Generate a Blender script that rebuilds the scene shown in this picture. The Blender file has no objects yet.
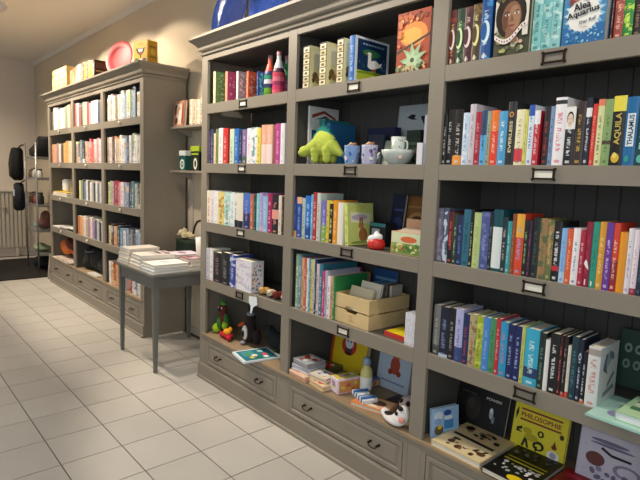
import bpy, bmesh, math, random
from mathutils import Vector, Matrix, Euler
R = math.radians
SC = bpy.context.scene
COL = SC.collection
# ---------------------------------------------------------------- camera
F_PX, YAW, PITCH, ROLL = 518.7031, R(-48.2759), R(-6.7732), R(2.1068)
CAM = Vector((3.3696, -1.8426, 1.5))
fw = Vector((math.sin(YAW)*math.cos(PITCH), math.cos(YAW)*math.cos(PITCH), math.sin(PITCH)))
r0 = Vector((math.cos(YAW), -math.sin(YAW), 0)); u0 = r0.cross(fw)
rt = math.cos(ROLL)*r0 + math.sin(ROLL)*u0
up = -math.sin(ROLL)*r0 + math.cos(ROLL)*u0
cd = bpy.data.cameras.new('camera'); cam = bpy.data.objects.new('camera', cd); COL.objects.link(cam)
M = Matrix((rt, up, -fw)).transposed().to_4x4(); M.translation = CAM
cam.matrix_world = M
cd.sensor_fit = 'HORIZONTAL'; cd.sensor_width = 36; cd.lens = 36*F_PX/640; cd.clip_start = .05
SC.camera = cam
# ---------------------------------------------------------------- light and exposure
SC.view_settings.view_transform = 'Standard'; SC.view_settings.look = 'None'
SC.view_settings.gamma = 1; SC.view_settings.use_curve_mapping = False
SC.view_settings.exposure = 0.0
W = bpy.data.worlds.new('world'); SC.world = W; W.use_nodes = True
W.node_tree.nodes['Background'].inputs[0].default_value = (.86, .93, 1.0, 1)
W.node_tree.nodes['Background'].inputs[1].default_value = 0.42
def spot(loc, target, power, color, size=R(100), blend=.5, rad=.05):
    l = bpy.data.lights.new('spot_or_fill', 'SPOT'); l.energy = power; l.color = color
    l.spot_size = size; l.spot_blend = blend; l.shadow_soft_size = rad
    o = bpy.data.objects.new('spot_or_fill', l); COL.objects.link(o); o.location = loc
    o.rotation_euler = (Vector(target)-Vector(loc)).to_track_quat('-Z', 'Y').to_euler(); return o
WARM = (1, .84, .66); NEUT = (1, .91, .80)
LY = -.68
SPOTS = [((-4.5, LY, 3.03), (-4.1, .2, 2.0), 98, WARM), ((-3.6, LY, 3.03), (-3.2, .2, 2.0), 112, WARM), ((-2.72, LY, 3.03), (-2.3, .2, 2.0), 118, WARM),
         ((-1.8, LY, 3.03), (-1.5, .2, 2.0), 70, WARM), ((-.6, LY, 3.03), (.1, .2, 1.9), 125, WARM),
         ((.35, LY, 3.03), (.8, .2, 1.8), 100, NEUT), ((1.9, LY-.2, 3.03), (2.3, .2, 1.5), 27, NEUT), ((3.1, LY, 3.03), (1.6, .2, 1.6), 36, NEUT)]
for a in SPOTS: spot(*a, size=R(88), blend=.22, rad=.03)
FILL_DOWN = [((-5.4, -1.3, 3.1), 190, WARM, 150), ((-3.3, -2.4, 3.1), 62, NEUT, 150), ((-1.9, -2.4, 3.1), 48, NEUT, 110), ((.6, -2.4, 3.1), 75, (1, .97, .93), 82)]  # unseen downlights added as fill to brighten floor, ceiling and end wall
for l_, p_, c_, a_ in FILL_DOWN: spot(l_, (l_[0]-.02, l_[1]-.02, 0), p_, c_, size=R(a_), blend=1, rad=.09)
def area(loc, target, power, color, sx, sy):
    l = bpy.data.lights.new('window_light', 'AREA'); l.energy = power; l.color = color
    l.shape = 'RECTANGLE'; l.size = sx; l.size_y = sy
    o = bpy.data.objects.new('window_light', l); COL.objects.link(o); o.location = loc
    o.rotation_euler = (Vector(target)-Vector(loc)).to_track_quat('-Z', 'Y').to_euler(); return o
area((4.2, -4.2, 2.1), (0, 0, .9), 46, (.86, .93, 1), 3.0, 2.2)

# ---------------------------------------------------------------- pixel -> place
def ray(px, py): return fw + (px-320)/F_PX*rt - (py-240)/F_PX*up
def onz(px, py, z): d = ray(px, py); return CAM + d*((z-CAM.z)/d.z)
def ony(px, py, y): d = ray(px, py); return CAM + d*((y-CAM.y)/d.y)
def projx(v):
    d = Vector(v)-CAM; return 320 + F_PX*d.dot(rt)/d.dot(fw)
def Xat(px, y, z):
    lo, hi = -8.0, 3.34
    hi = 3.2
    for _ in range(40):
        m = (lo+hi)/2
        if projx((m, y, z)) < px: lo = m
        else: hi = m
    return (lo+hi)/2
# ---------------------------------------------------------------- materials
def lin(c): return c/12.92 if c <= .04045 else ((c+.055)/1.055)**2.4
def rgb(h):
    h = h.lstrip('#')
    if len(h) == 3: h = ''.join(c*2 for c in h)
    return tuple(lin(int(h[i:i+2], 16)/255) for i in (0, 2, 4))
MC = {}
def pm(h, rough=.6, metal=0, noise=.06, scale=30, bump=0, spec=.4, trans=0, emit=0):
    k = (h, rough, metal, noise, scale, bump, spec, trans, emit)
    if k in MC: return MC[k]
    m = bpy.data.materials.new('mat_'+h.strip('#')); m.use_nodes = True
    nt = m.node_tree; b = nt.nodes['Principled BSDF']; c = rgb(h)
    b.inputs['Roughness'].default_value = rough; b.inputs['Metallic'].default_value = metal
    b.inputs['Specular IOR Level'].default_value = spec
    b.inputs['Transmission Weight'].default_value = trans
    tc = nt.nodes.new('ShaderNodeTexCoord')
    n = nt.nodes.new('ShaderNodeTexNoise'); n.inputs['Scale'].default_value = scale; n.inputs['Detail'].default_value = 3
    nt.links.new(tc.outputs['Object'], n.inputs['Vector'])
    mx = nt.nodes.new('ShaderNodeMix'); mx.data_type = 'RGBA'
    mx.inputs[6].default_value = tuple(x*(1-noise*1.5) for x in c)+(1,)
    mx.inputs[7].default_value = tuple(min(1, x*(1+noise)) for x in c)+(1,)
    nt.links.new(n.outputs['Fac'], mx.inputs[0]); nt.links.new(mx.outputs[2], b.inputs['Base Color'])
    if bump:
        bp = nt.nodes.new('ShaderNodeBump'); bp.inputs['Strength'].default_value = bump; bp.inputs['Distance'].default_value = .01
        nt.links.new(n.outputs['Fac'], bp.inputs['Height']); nt.links.new(bp.outputs[0], b.inputs['Normal'])
    if emit:
        b.inputs['Emission Color'].default_value = c+(1,); b.inputs['Emission Strength'].default_value = emit
    MC[k] = m; return m
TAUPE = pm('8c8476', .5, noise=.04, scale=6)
TAUPE_SHADED = pm('575550', .6, noise=.05, scale=8)  # same taupe paint, darkened to put the interior shade into the colour
BRONZE = pm('3a2c20', .4, .7)
CARD = pm('f2ecdc', .8)
PAGES = pm('e6dec9', .9, noise=.1, scale=200)
WOODSTRIP = pm('9c876a', .55, noise=.1, scale=12)

def attr(nt, name):
    a = nt.nodes.new('ShaderNodeAttribute'); a.attribute_type = 'OBJECT'; a.attribute_name = name; return a
def math_(nt, op, a, b=None, c=None):
    n = nt.nodes.new('ShaderNodeMath'); n.operation = op
    for i, v in enumerate((a, b, c)):
        if v is None: continue
        if isinstance(v, (int, float)): n.inputs[i].default_value = v
        else: nt.links.new(v, n.inputs[i])
    return n.outputs[0]
def mixc(nt, f, a, b):
    n = nt.nodes.new('ShaderNodeMix'); n.data_type = 'RGBA'
    nt.links.new(f, n.inputs[0]) if not isinstance(f, float) else None
    nt.links.new(a, n.inputs[6]); nt.links.new(b, n.inputs[7]); return n.outputs[2]
def cover_material():
    """printed book jacket: colours come from each book's own properties, lettering marks from noise on the spine"""
    m = bpy.data.materials.new('book_jacket'); m.use_nodes = True; nt = m.node_tree
    b = nt.nodes['Principled BSDF']; b.inputs['Roughness'].default_value = .42
    uv = nt.nodes.new('ShaderNodeUVMap'); uv.uv_map = 'UVMap'
    sp = nt.nodes.new('ShaderNodeSeparateXYZ'); nt.links.new(uv.outputs[0], sp.inputs[0])
    U, V = sp.outputs[0], sp.outputs[1]
    cov = attr(nt, 'cover_colour').outputs['Color']; ink = attr(nt, 'ink_colour').outputs['Color']
    spn = attr(nt, 'spine_colour').outputs['Color']; band = attr(nt, 'band_colour').outputs['Color']
    ps = attr(nt, 'print'); pp = nt.nodes.new('ShaderNodeSeparateXYZ'); nt.links.new(ps.outputs['Vector'], pp.inputs[0])
    b0, b1, dens = pp.outputs
    rnd = nt.nodes.new('ShaderNodeObjectInfo').outputs['Random']
    onspine = math_(nt, 'GREATER_THAN', U, -.5)
    # coloured band
    inb = math_(nt, 'MULTIPLY', math_(nt, 'GREATER_THAN', V, b0), math_(nt, 'LESS_THAN', V, b1))
    # mottled art under the text
    cv = nt.nodes.new('ShaderNodeCombineXYZ'); nt.links.new(U, cv.inputs[0]); nt.links.new(math_(nt, 'MULTIPLY', V, 6), cv.inputs[1])
    nt.links.new(math_(nt, 'MULTIPLY', rnd, 50), cv.inputs[2])
    n1 = nt.nodes.new('ShaderNodeTexNoise'); n1.inputs['Scale'].default_value = 1.3; nt.links.new(cv.outputs[0], n1.inputs['Vector'])
    c0 = mixc(nt, math_(nt, 'MULTIPLY', math_(nt, 'MULTIPLY', math_(nt, 'GREATER_THAN', n1.outputs['Fac'], .56), attr(nt, 'art').outputs['Fac']), 1.0), spn, band)
    c1 = mixc(nt, inb, c0, band)
    # letters: cells along V
    tv = nt.nodes.new('ShaderNodeCombineXYZ')
    nt.links.new(math_(nt, 'MULTIPLY', U, 2.2), tv.inputs[0]); nt.links.new(math_(nt, 'MULTIPLY', V, 44), tv.inputs[1])
    nt.links.new(math_(nt, 'MULTIPLY', rnd, 91), tv.inputs[2])
    n2 = nt.nodes.new('ShaderNodeTexNoise'); n2.inputs['Scale'].default_value = 1.0; n2.inputs['Detail'].default_value = 1
    nt.links.new(tv.outputs[0], n2.inputs['Vector'])
    letters = math_(nt, 'GREATER_THAN', n2.outputs['Fac'], .49)
    lo = math_(nt, 'MULTIPLY_ADD', rnd, .12, .16); hi = math_(nt, 'MULTIPLY_ADD', rnd, .1, .74)
    inT = math_(nt, 'MULTIPLY', math_(nt, 'GREATER_THAN', V, lo), math_(nt, 'LESS_THAN', V, hi))
    mid = math_(nt, 'LESS_THAN', math_(nt, 'ABSOLUTE', math_(nt, 'SUBTRACT', U, .5)), math_(nt, 'MULTIPLY_ADD', dens, .10, .12))
    gap = math_(nt, 'GREATER_THAN', math_(nt, 'ABSOLUTE', math_(nt, 'SUBTRACT', V, math_(nt, 'MULTIPLY_ADD', rnd, .2, .5))), .03)
    t = math_(nt, 'MULTIPLY', math_(nt, 'MULTIPLY', letters, inT), math_(nt, 'MULTIPLY', mid, gap))
    # small publisher mark near the foot
    mk = math_(nt, 'MULTIPLY', math_(nt, 'LESS_THAN', math_(nt, 'ABSOLUTE', math_(nt, 'SUBTRACT', V, .06)), .022), math_(nt, 'LESS_THAN', math_(nt, 'ABSOLUTE', math_(nt, 'SUBTRACT', U, .5)), .22))
    t = math_(nt, 'MULTIPLY', math_(nt, 'MAXIMUM', t, mk), math_(nt, 'GREATER_THAN', dens, .01))
    c2 = mixc(nt, math_(nt, 'MULTIPLY', t, .7), c1, ink)
    c3 = mixc(nt, onspine, cov, c2)
    nt.links.new(c3, b.inputs['Base Color']); return m
JACKET = cover_material()

# ---------------------------------------------------------------- mesh helpers
def mesh_obj(name, bm, mats, parent=None, loc=None, rot=None, smooth=False):
    me = bpy.data.meshes.new(name); bmesh.ops.recalc_face_normals(bm, faces=bm.faces) ; bm.to_mesh(me); bm.free()
    if not isinstance(mats, (list, tuple)): mats = [mats]
    for m in mats: me.materials.append(m)
    if smooth:
        for p in me.polygons: p.use_smooth = True
    o = bpy.data.objects.new(name, me); COL.objects.link(o)
    if parent: o.parent = parent
    if loc is not None: o.location = loc
    if rot is not None: o.rotation_euler = rot
    return o
def share(name, src, parent=None, loc=None, rot=None):
    o = bpy.data.objects.new(name, src.data); COL.objects.link(o)
    if parent: o.parent = parent
    if loc is not None: o.location = loc
    if rot is not None: o.rotation_euler = rot
    return o
def empty(name, label=None, cat=None, group=None, loc=(0, 0, 0), rot=(0, 0, 0), kind=None):
    o = bpy.data.objects.new(name, None); COL.objects.link(o); o.location = loc; o.rotation_euler = rot
    o.empty_display_size = .05
    tag(o, label, cat, group, kind); return o
def tag(o, label=None, cat=None, group=None, kind=None):
    if label: o['label'] = label
    if cat: o['category'] = cat
    if group: o['group'] = group
    if kind: o['kind'] = kind
    return o
def box(bm, x0, x1, y0, y1, z0, z1, mi=0, bev=0):
    v = [bm.verts.new(p) for p in ((x0, y0, z0), (x1, y0, z0), (x1, y1, z0), (x0, y1, z0), (x0, y0, z1), (x1, y0, z1), (x1, y1, z1), (x0, y1, z1))]
    fs = [bm.faces.new([v[i] for i in q]) for q in ((0, 3, 2, 1), (4, 5, 6, 7), (0, 1, 5, 4), (1, 2, 6, 5), (2, 3, 7, 6), (3, 0, 4, 7))]
    for f in fs: f.material_index = mi
    if bev:
        es = list({e for f in fs for e in f.edges})
        bmesh.ops.bevel(bm, geom=es, offset=bev, segments=1, affect='EDGES', profile=.5)
    return v
def bx(name, b, mat, parent=None, loc=None, rot=None, bev=0):
    bm = bmesh.new(); box(bm, *b, bev=bev); return mesh_obj(name, bm, mat, parent, loc, rot)
def lathe(bm, prof, seg=20, mi=0, c=(0, 0, 0), sx=1, sy=1, close=True):
    rings = []
    for r, z in prof:
        if r < 1e-5: rings.append([bm.verts.new((c[0], c[1], c[2]+z))])
        else: rings.append([bm.verts.new((c[0]+r*sx*math.cos(2*math.pi*i/seg), c[1]+r*sy*math.sin(2*math.pi*i/seg), c[2]+z)) for i in range(seg)])
    for k in range(len(rings)-1):
        a, b = rings[k], rings[k+1]
        for i in range(seg):
            j = (i+1) % seg
            vs = ([a[0]] if len(a) == 1 else [a[i], a[j]]) + ([b[0]] if len(b) == 1 else [b[j], b[i]])
            if len(vs) >= 3: bm.faces.new(vs).material_index = mi
def tube(bm, pts, rad, seg=8, mi=0, caps=True):
    pts = [Vector(p) for p in pts]; rings = []
    n = None
    for k, p in enumerate(pts):
        d = (pts[min(k+1, len(pts)-1)]-pts[max(k-1, 0)]).normalized()
        if n is None: n = d.orthogonal().normalized()
        else: n = (n-d*n.dot(d)).normalized()
        b = d.cross(n); r = rad[k] if isinstance(rad, (list, tuple)) else rad
        rings.append([bm.verts.new(p+n*r*math.cos(2*math.pi*i/seg)+b*r*math.sin(2*math.pi*i/seg)) for i in range(seg)])
    for k in range(len(rings)-1):
        for i in range(seg):
            j = (i+1) % seg
            bm.faces.new([rings[k][i], rings[k][j], rings[k+1][j], rings[k+1][i]]).material_index = mi
    if caps:
        bm.faces.new(rings[0][::-1]).material_index = mi; bm.faces.new(rings[-1]).material_index = mi
def ell(bm, c, r, rot=None, mi=0, u=14, v=9):
    mtx = Matrix.Translation(c) @ (Euler(rot).to_matrix().to_4x4() if rot else Matrix()) @ Matrix.Diagonal((r[0], r[1], r[2], 1))
    d = bmesh.ops.create_uvsphere(bm, u_segments=u, v_segments=v, radius=1, matrix=mtx)
    for f in {f for w in d['verts'] for f in w.link_faces}: f.material_index = mi; f.smooth = True
def blob(name, parts, mat, parent=None, vox=.006, loc=None, rot=None):
    """ellipsoids fused into one continuous skin"""
    bm = bmesh.new()
    for p in parts: ell(bm, *p)
    o = mesh_obj(name, bm, mat, parent, loc, rot, True)
    rm = o.modifiers.new('fuse', 'REMESH'); rm.mode = 'VOXEL'; rm.voxel_size = vox; rm.use_smooth_shade = True
    sm = o.modifiers.new('soften', 'SMOOTH'); sm.factor = .6; sm.iterations = 4
    return o
def prism(bm, pts, h0, h1, axis='z', mi=0):
    """extrude a 2D outline"""
    def P(a, b, h): return {'z': (a, b, h), 'y': (a, h, b), 'x': (h, a, b)}[axis]
    lo = [bm.verts.new(P(a, b, h0)) for a, b in pts]; hi = [bm.verts.new(P(a, b, h1)) for a, b in pts]
    n = len(pts); bm.faces.new(lo).material_index = mi; bm.faces.new(hi).material_index = mi
    for i in range(n): bm.faces.new([lo[i], lo[(i+1) % n], hi[(i+1) % n], hi[i]]).material_index = mi
# ---- flat print on covers -------------------------------------------------
TXT = {}
def text_polys(body, bold=.028):
    k = body
    if k not in TXT:
        cu = bpy.data.curves.new('t', 'FONT'); cu.body = body; cu.size = 1; cu.offset = bold; cu.resolution_u = 2
        o = bpy.data.objects.new('t', cu); COL.objects.link(o); bpy.context.view_layer.update()
        me = bpy.data.meshes.new_from_object(o.evaluated_get(bpy.context.evaluated_depsgraph_get()))
        TXT[k] = ([tuple(v.co) for v in me.vertices], [tuple(p.vertices) for p in me.polygons])
        bpy.data.objects.remove(o); bpy.data.meshes.remove(me)
    return TXT[k]
def art(parent, shapes, O, u, v, name='cover_print'):
    """shapes on the plane O + a*u + b*v ; each later shape lies a hair above"""
    O, u, v = Vector(O), Vector(u), Vector(v); n = u.cross(v).normalized()
    vs, fs, mi, mats = [], [], [], []
    for k, s in enumerate(shapes):
        off = n*(.0004+.00012*k); col = s[1]
        if col not in mats: mats.append(col)
        m_i = mats.index(col)
        def add(P2, F=None):
            b = len(vs)
            vs.extend([O+u*a+v*c+off for a, c in P2])
            for f in (F or [tuple(range(len(P2)))]):
                fs.append(tuple(b+i for i in f)); mi.append(m_i)
        if s[0] == 'r': _, _, x0, y0, x1, y1 = s; add([(x0, y0), (x1, y0), (x1, y1), (x0, y1)])
        elif s[0] == 'p': add(s[2])
        elif s[0] == 'e':
            _, _, cx, cy, rx, ry = s[:6]; th = R(s[6]) if len(s) > 6 else 0
            add([(cx+rx*math.cos(t)*math.cos(th)-ry*math.sin(t)*math.sin(th), cy+rx*math.cos(t)*math.sin(th)+ry*math.sin(t)*math.cos(th)) for t in [2*math.pi*i/18 for i in range(18)]])
        elif s[0] == 's':     # starburst
            _, _, cx, cy, r1, r2, npt = s
            add([(cx+(r1 if i % 2 else r2)*math.cos(math.pi*i/npt), cy+(r1 if i % 2 else r2)*math.sin(math.pi*i/npt)) for i in range(2*npt)])
        elif s[0] == 't':     # text: col, string, x, y, width, height, angle(deg)
            _, _, body, x, y, w, h = s[:7]; th = R(s[7]) if len(s) > 7 else 0
            V, Fc = text_polys(body)
            mx = max(p[0] for p in V); mn = min(p[0] for p in V); ty = max(p[1] for p in V); by = min(p[1] for p in V)
            Q = []
            for p in V:
                a = (p[0]-mn)/(mx-mn)*w; c = (p[1]-by)/(ty-by)*h
                Q.append((x+a*math.cos(th)-c*math.sin(th), y+a*math.sin(th)+c*math.cos(th)))
            add(Q, Fc)
    me = bpy.data.meshes.new(name); me.from_pydata(vs, [], fs)
    for c in mats: me.materials.append(pm(c, .5))
    me.polygons.foreach_set('material_index', mi); me.update()
    o = bpy.data.objects.new(name, me); COL.objects.link(o); o.parent = parent; return o
def scatter(cols, x0, y0, x1, y1, n, rmin, rmax, seed, kind='e'):
    rr = random.Random(seed); out = []
    for _ in range(n):
        a, b = rr.uniform(x0+rmax, x1-rmax), rr.uniform(y0+rmax, y1-rmax)
        out.append(('e', rr.choice(cols), a, b, rr.uniform(rmin, rmax), rr.uniform(rmin, rmax), rr.uniform(0, 180)))
    return out

# ================================================================ SETTING
def plain(name, b, mat): return tag(bx(name, b, mat), kind='structure')
def wall_mat(h, name):
    m = bpy.data.materials.new(name); m.use_nodes = True; nt = m.node_tree; b = nt.nodes['Principled BSDF']
    tc = nt.nodes.new('ShaderNodeTexCoord'); n = nt.nodes.new('ShaderNodeTexNoise'); n.inputs['Scale'].default_value = 60; n.inputs['Detail'].default_value = 6
    nt.links.new(tc.outputs['Object'], n.inputs['Vector'])
    bp = nt.nodes.new('ShaderNodeBump'); bp.inputs['Strength'].default_value = .12; bp.inputs['Distance'].default_value = .004
    nt.links.new(n.outputs['Fac'], bp.inputs['Height']); nt.links.new(bp.outputs[0], b.inputs['Normal'])
    b.inputs['Base Color'].default_value = rgb(h)+(1,); b.inputs['Roughness'].default_value = .9; return m
WALL = wall_mat('cdbfa6', 'plaster_cream'); WALLE = wall_mat('ded3c6', 'plaster_end'); CEIL = wall_mat('e9e2d8', 'ceiling_paint')
plain('wall_back', (-6.75, 4.2, .47, .6, 0, 3.25), WALL)
plain('wall_end', (-6.75, -6.6, -5.2, .47, 0, 3.25), WALLE)
plain('ceiling', (-6.75, 4.2, -5.2, .6, 3.25, 3.4), CEIL)
bm = bmesh.new(); prism(bm, [(.47, 3.25), (.47, 3.19), (.455, 3.19), (.445, 3.205), (.44, 3.225), (.435, 3.25)], -6.6, 4.2, 'x')
tag(mesh_obj('trim_1', bm, wall_mat('ddd6cb', 'trim_paint')), kind='structure')
for x0, x1 in ((-1.07, -.02),):
    bm = bmesh.new(); prism(bm, [(.47, .001), (.452, .001), (.452, .05), (.46, .06), (.47, .06)], x0, x1, 'x')
    tag(mesh_obj('baseboard_back', bm, pm('c9beb0', .5)), kind='structure')
bm = bmesh.new(); prism(bm, [(-6.6, .001), (-6.585, .001), (-6.585, .07), (-6.6, .08)], -5.2, .44, 'y')
tag(mesh_obj('baseboard_end', bm, pm('c9beb0', .5)), kind='structure')
floor = plain('floor', (-6.75, 4.2, -5.2, .6, -.05, -.0025), pm('5c5248', .9))
def tile_mat(h, seed):
    m = bpy.data.materials.new('floor_tile'); m.use_nodes = True; nt = m.node_tree; b = nt.nodes['Principled BSDF']
    g = nt.nodes.new('ShaderNodeNewGeometry'); n = nt.nodes.new('ShaderNodeTexNoise'); n.inputs['Scale'].default_value = 5; n.inputs['Detail'].default_value = 8; n.inputs['Roughness'].default_value = .7
    nt.links.new(g.outputs['Position'], n.inputs['Vector'])
    oi = nt.nodes.new('ShaderNodeObjectInfo')
    f = math_(nt, 'ADD', math_(nt, 'MULTIPLY', n.outputs['Fac'], .6), math_(nt, 'MULTIPLY', oi.outputs['Random'], .4))
    mx = nt.nodes.new('ShaderNodeMix'); mx.data_type = 'RGBA'; c = rgb(h)
    mx.inputs[6].default_value = tuple(x*.88 for x in c)+(1,); mx.inputs[7].default_value = tuple(min(1, x*1.1) for x in c)+(1,)
    nt.links.new(f, mx.inputs[0]); nt.links.new(mx.outputs[2], b.inputs['Base Color'])
    b.inputs['Roughness'].default_value = .42; b.inputs['Specular IOR Level'].default_value = .35; return m
TILE = tile_mat('c2beb6', 0)
TT, TX, TY = .3107, .0394, -.208
def tile_bm(bm, x, y):
    g = .0028; box(bm, x+g, x+TT-g, y+g, y+TT-g, -.004, 0)
bm = bmesh.new(); tile_bm(bm, 0, 0); tproto = None
cands = []
for i in range(-22, 13):
    for j in range(-16, 2):
        x, y = TX+i*TT, TY+j*TT
        if x < -6.6: continue
        d = Vector((x+.15, y+.15, 0))-CAM; zz = d.dot(fw)
        vis = zz > .3 and -40 < 320+F_PX*d.dot(rt)/zz < 690 and 240-F_PX*d.dot(up)/zz < 520 and y < .1
        cands.append((0 if vis else 1, d.length, x, y))
cands.sort(); rest = bmesh.new()
for k, (nv, dd, x, y) in enumerate(cands):
    if nv == 0 and k < 290:
        if tproto is None: tproto = mesh_obj('floor_tile', bm, TILE, floor, (x, y, 0))
        else: share('floor_tile', tproto, floor, (x, y, 0))
    elif x < 3.9 and y+TT < .46: tile_bm(rest, x, y)
tag(mesh_obj('floor_tiles', rest, TILE, floor), kind='stuff')

# ================================================================ BOOKCASES
ZT = [1.9833, 1.5762, 1.1622, .7521]; ZB = [1.9175, 1.5111, 1.0963, .6830]
ZS, ZTOP = .3446, 2.2782
S0, U1L, U1R, U2L, U2R, WID = .0759, .9797, 1.0554, 1.9650, 2.0410, 3.025
OPEN = [(S0, U1L), (U1R, U2L), (U2R, WID-S0)]
def rings_panel(bm, x0, x1, z0, z1, rings):
    prev = None
    for ins, y in rings:
        vs = [bm.verts.new(p) for p in ((x0+ins, y, z0+ins), (x1-ins, y, z0+ins), (x1-ins, y, z1-ins), (x0+ins, y, z1-ins))]
        if prev:
            for i in range(4): bm.faces.new([prev[i], prev[(i+1) % 4], vs[(i+1) % 4], vs[i]])
        prev = vs
    bm.faces.new(prev)
CROWN = [(0, 2.316), (.010, 2.318), (.012, 2.328), (.001, 2.330), (.001, 2.341), (.016, 2.344), (.022, 2.352), (.026, 2.374), (.031, 2.378), (.068, 2.411), (.072, 2.414), (.072, 2.430), (0, 2.432)]
def bookcase(x0, y0, label, cards, knobs=False):
    b = empty('bookcase', label, 'bookcase', None, (x0, y0, 0))
    D = .40
    for xa in (0, WID-.028): bx('side_panel', (xa, xa+.028, .021, D, 0, 2.325), TAUPE, b)
    for xm in ((U1L+U1R)/2, (U2L+U2R)/2): bx('divider', (xm-.014, xm+.014, .021, D-.014, ZS, 2.325), TAUPE_SHADED, b)
    for xa, xb in ((0, S0), (U1L, U1R), (U2L, U2R), (WID-S0, WID)):
        bx('stile', (xa, xb, 0, .0205, 0, 2.325), TAUPE, b, bev=.0015)
        # inner lining so the inside faces run flush behind the frame
    for (xa, xb) in OPEN:
        bx('top_rail', (xa+.0005, xb-.0005, 0.0005, .0205, ZTOP, 2.325), TAUPE, b)
        for s, q in ((xa, 1), (xb, -1)):
            pass
    bx('top_board', (.001, WID-.001, -.03, D, 2.4325, 2.4385), TAUPE, b)
    bx('top_panel', (.0285, WID-.0285, .021, D, 2.29, 2.31), TAUPE_SHADED, b)
    bm = bmesh.new()
    pr = None
    for p, z in CROWN:
        vs = [bm.verts.new(c) for c in ((-p, D, z), (-p, -p, z), (WID+p, -p, z), (WID+p, D, z))]
        if pr:
            for i in range(3): bm.faces.new([pr[i], pr[i+1], vs[i+1], vs[i]])
        pr = vs
    mesh_obj('crown_moulding', bm, TAUPE, b)
    first = None
    for c, (xa, xb) in enumerate(OPEN):
        cx = (xa+xb)/2
        for r in range(4):
            bx('shelf', (xa-.03, xb+.03, .021, D-.016, ZT[r]-.022, ZT[r]), TAUPE_SHADED, b)
            rl = bx('shelf_rail', (xa+.0005, xb-.0005, .0005, .0205, ZB[r], ZT[r]), TAUPE, b, bev=.001)
            zc = (ZT[r]+ZB[r])/2
            if knobs:
                bm = bmesh.new(); ell(bm, (cx, -.012, zc), (.016, .012, .016)); mesh_obj('knob', bm, pm('e8e0d0', .3), rl, None, None, True)
            else:
                bm = bmesh.new(); w, h = .040, .019
                for q in ((-w, w, h-.006, h), (-w, w, -h, -h+.006), (-w, -w+.006, -h+.006, h-.006), (w-.006, w, -h+.006, h-.006)):
                    box(bm, cx+q[0], cx+q[1], -.006, .0004, zc+q[2], zc+q[3])
                for sx in (-1, 1):
                    for sz in (-1, 1): box(bm, cx+sx*w-.004, cx+sx*w+.004, -.005, .0004, zc+sz*h-.004, zc+sz*h+.004)
                mesh_obj('label_holder', bm, BRONZE, rl)
                if cards[c][r]:
                    bx('label_card', (cx-w+.0065, cx+w-.0065, -.002, .0003, zc-h+.0065, zc+h-.0065), CARD, rl)
        # back planks
        n = 11; w = (xb-xa+.056)/n
        if c == 0:
            bm = bmesh.new(); g = .0035
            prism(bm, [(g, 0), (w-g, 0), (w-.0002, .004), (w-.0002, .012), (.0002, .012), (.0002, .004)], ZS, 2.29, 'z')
            first = mesh_obj('back_plank', bm, TAUPE_SHADED, b, (xa-.028, D-.015, 0))
        for k in range(n):
            if c == 0 and k == 0: continue
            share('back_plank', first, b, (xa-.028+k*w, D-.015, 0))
        # drawer and lower face
        bx('upper_rail', (xa+.0005, xb-.0005, .0005, .02, .292, ZS-.0185), TAUPE, b)
        bx('lower_rail', (xa+.0005, xb-.0005, .0005, .02, .1, .121), TAUPE, b)
        dx0, dx1 = xa+.030, xb-.030
        for q in ((xa+.0005, dx0-.004), (dx1+.004, xb-.0005)): bx('drawer_surround', (q[0], q[1], .0005, .02, .121, .292), TAUPE, b)
        bm = bmesh.new(); rings_panel(bm, dx0, dx1, .125, .288, [(0, .03), (0, .001), (.002, -.001), (.020, -.001), (.024, .006), (.030, .007), (.042, .001)])
        dr = mesh_obj('drawer', bm, TAUPE, b)
        for hx in (dx0+.17, dx1-.17):
            bm = bmesh.new()
            for s in (-1, 1):
                lathe_pts = [(hx+s*.028, .003, .214), (hx+s*.028, -.016, .214), (hx+s*.028, -.02, .212)]
                tube(bm, lathe_pts, [.0075, .005, .008], 8)
            tube(bm, [(hx-.028, -.02, .212), (hx-.023, -.023, .203), (hx, -.025, .199), (hx+.023, -.023, .203), (hx+.028, -.02, .212)], .0032, 8)
            mesh_obj('drawer_handle', bm, BRONZE, dr)
    bx('base_shelf', (.0285, WID-.0285, -.008, D-.016, ZS-.018, ZS), WOODSTRIP, b, bev=.002)
    bm = bmesh.new(); prism(bm, [(-.0005, 0), (-.020, 0), (-.020, .016), (-.012, .022), (-.012, .108), (-.004, .117), (-.0005, .117)], -.0, WID, 'x')
    mesh_obj('plinth', bm, TAUPE, b)
    return b
NX, NY = 0.0, 0.0
FX, FY = -1.0875-3.025, .0346
near = bookcase(NX, NY, 'taupe painted bookcase nearest the viewer, with bronze label holders and plush toys inside',
                [(1, 1, 1, 0), (1, 0, 0, 1), (0, 1, 1, 0)])
far = bookcase(FX, FY, 'taupe painted bookcase at the far end, with white knobs and pale books', [(0,)*4]*3, True)

# ================================================================ BOOKS
PAL = {'black': '1c1c1e', 'dark grey': '44464a', 'grey': '8c8c8c', 'white': 'f2f2f0', 'cream': 'efe3c4', 'tan': 'b99a6a', 'brown': '6b4327', 'dark red': '6e1a20',
       'crimson': 'b51f33', 'red': 'd9342c', 'orange': 'ec7a25', 'peach': 'f2b48c', 'mustard': 'dba12c', 'yellow': 'f0d840', 'lime': 'bccb46', 'pale green': 'c9dba0',
       'green': '3f8b4f', 'dark green': '1f4035', 'teal': '1d7a80', 'mint': 'a8d8cc', 'cyan': '35a8d2', 'sky blue': '7fb8e6', 'blue': '2a62b8', 'navy': '1a2550',
       'slate blue': '5a6a9c', 'lilac': 'b9aed8', 'purple': '5d358c', 'magenta': 'c03a86', 'pink': 'f0a8bc', 'pale grey': 'c4c4c4'}
def cname(h):
    c = [int(h[i:i+2], 16) for i in (0, 2, 4)]
    return min(PAL, key=lambda k: sum((int(PAL[k][2*i:2*i+2], 16)-c[i])**2 for i in range(3)))
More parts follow.
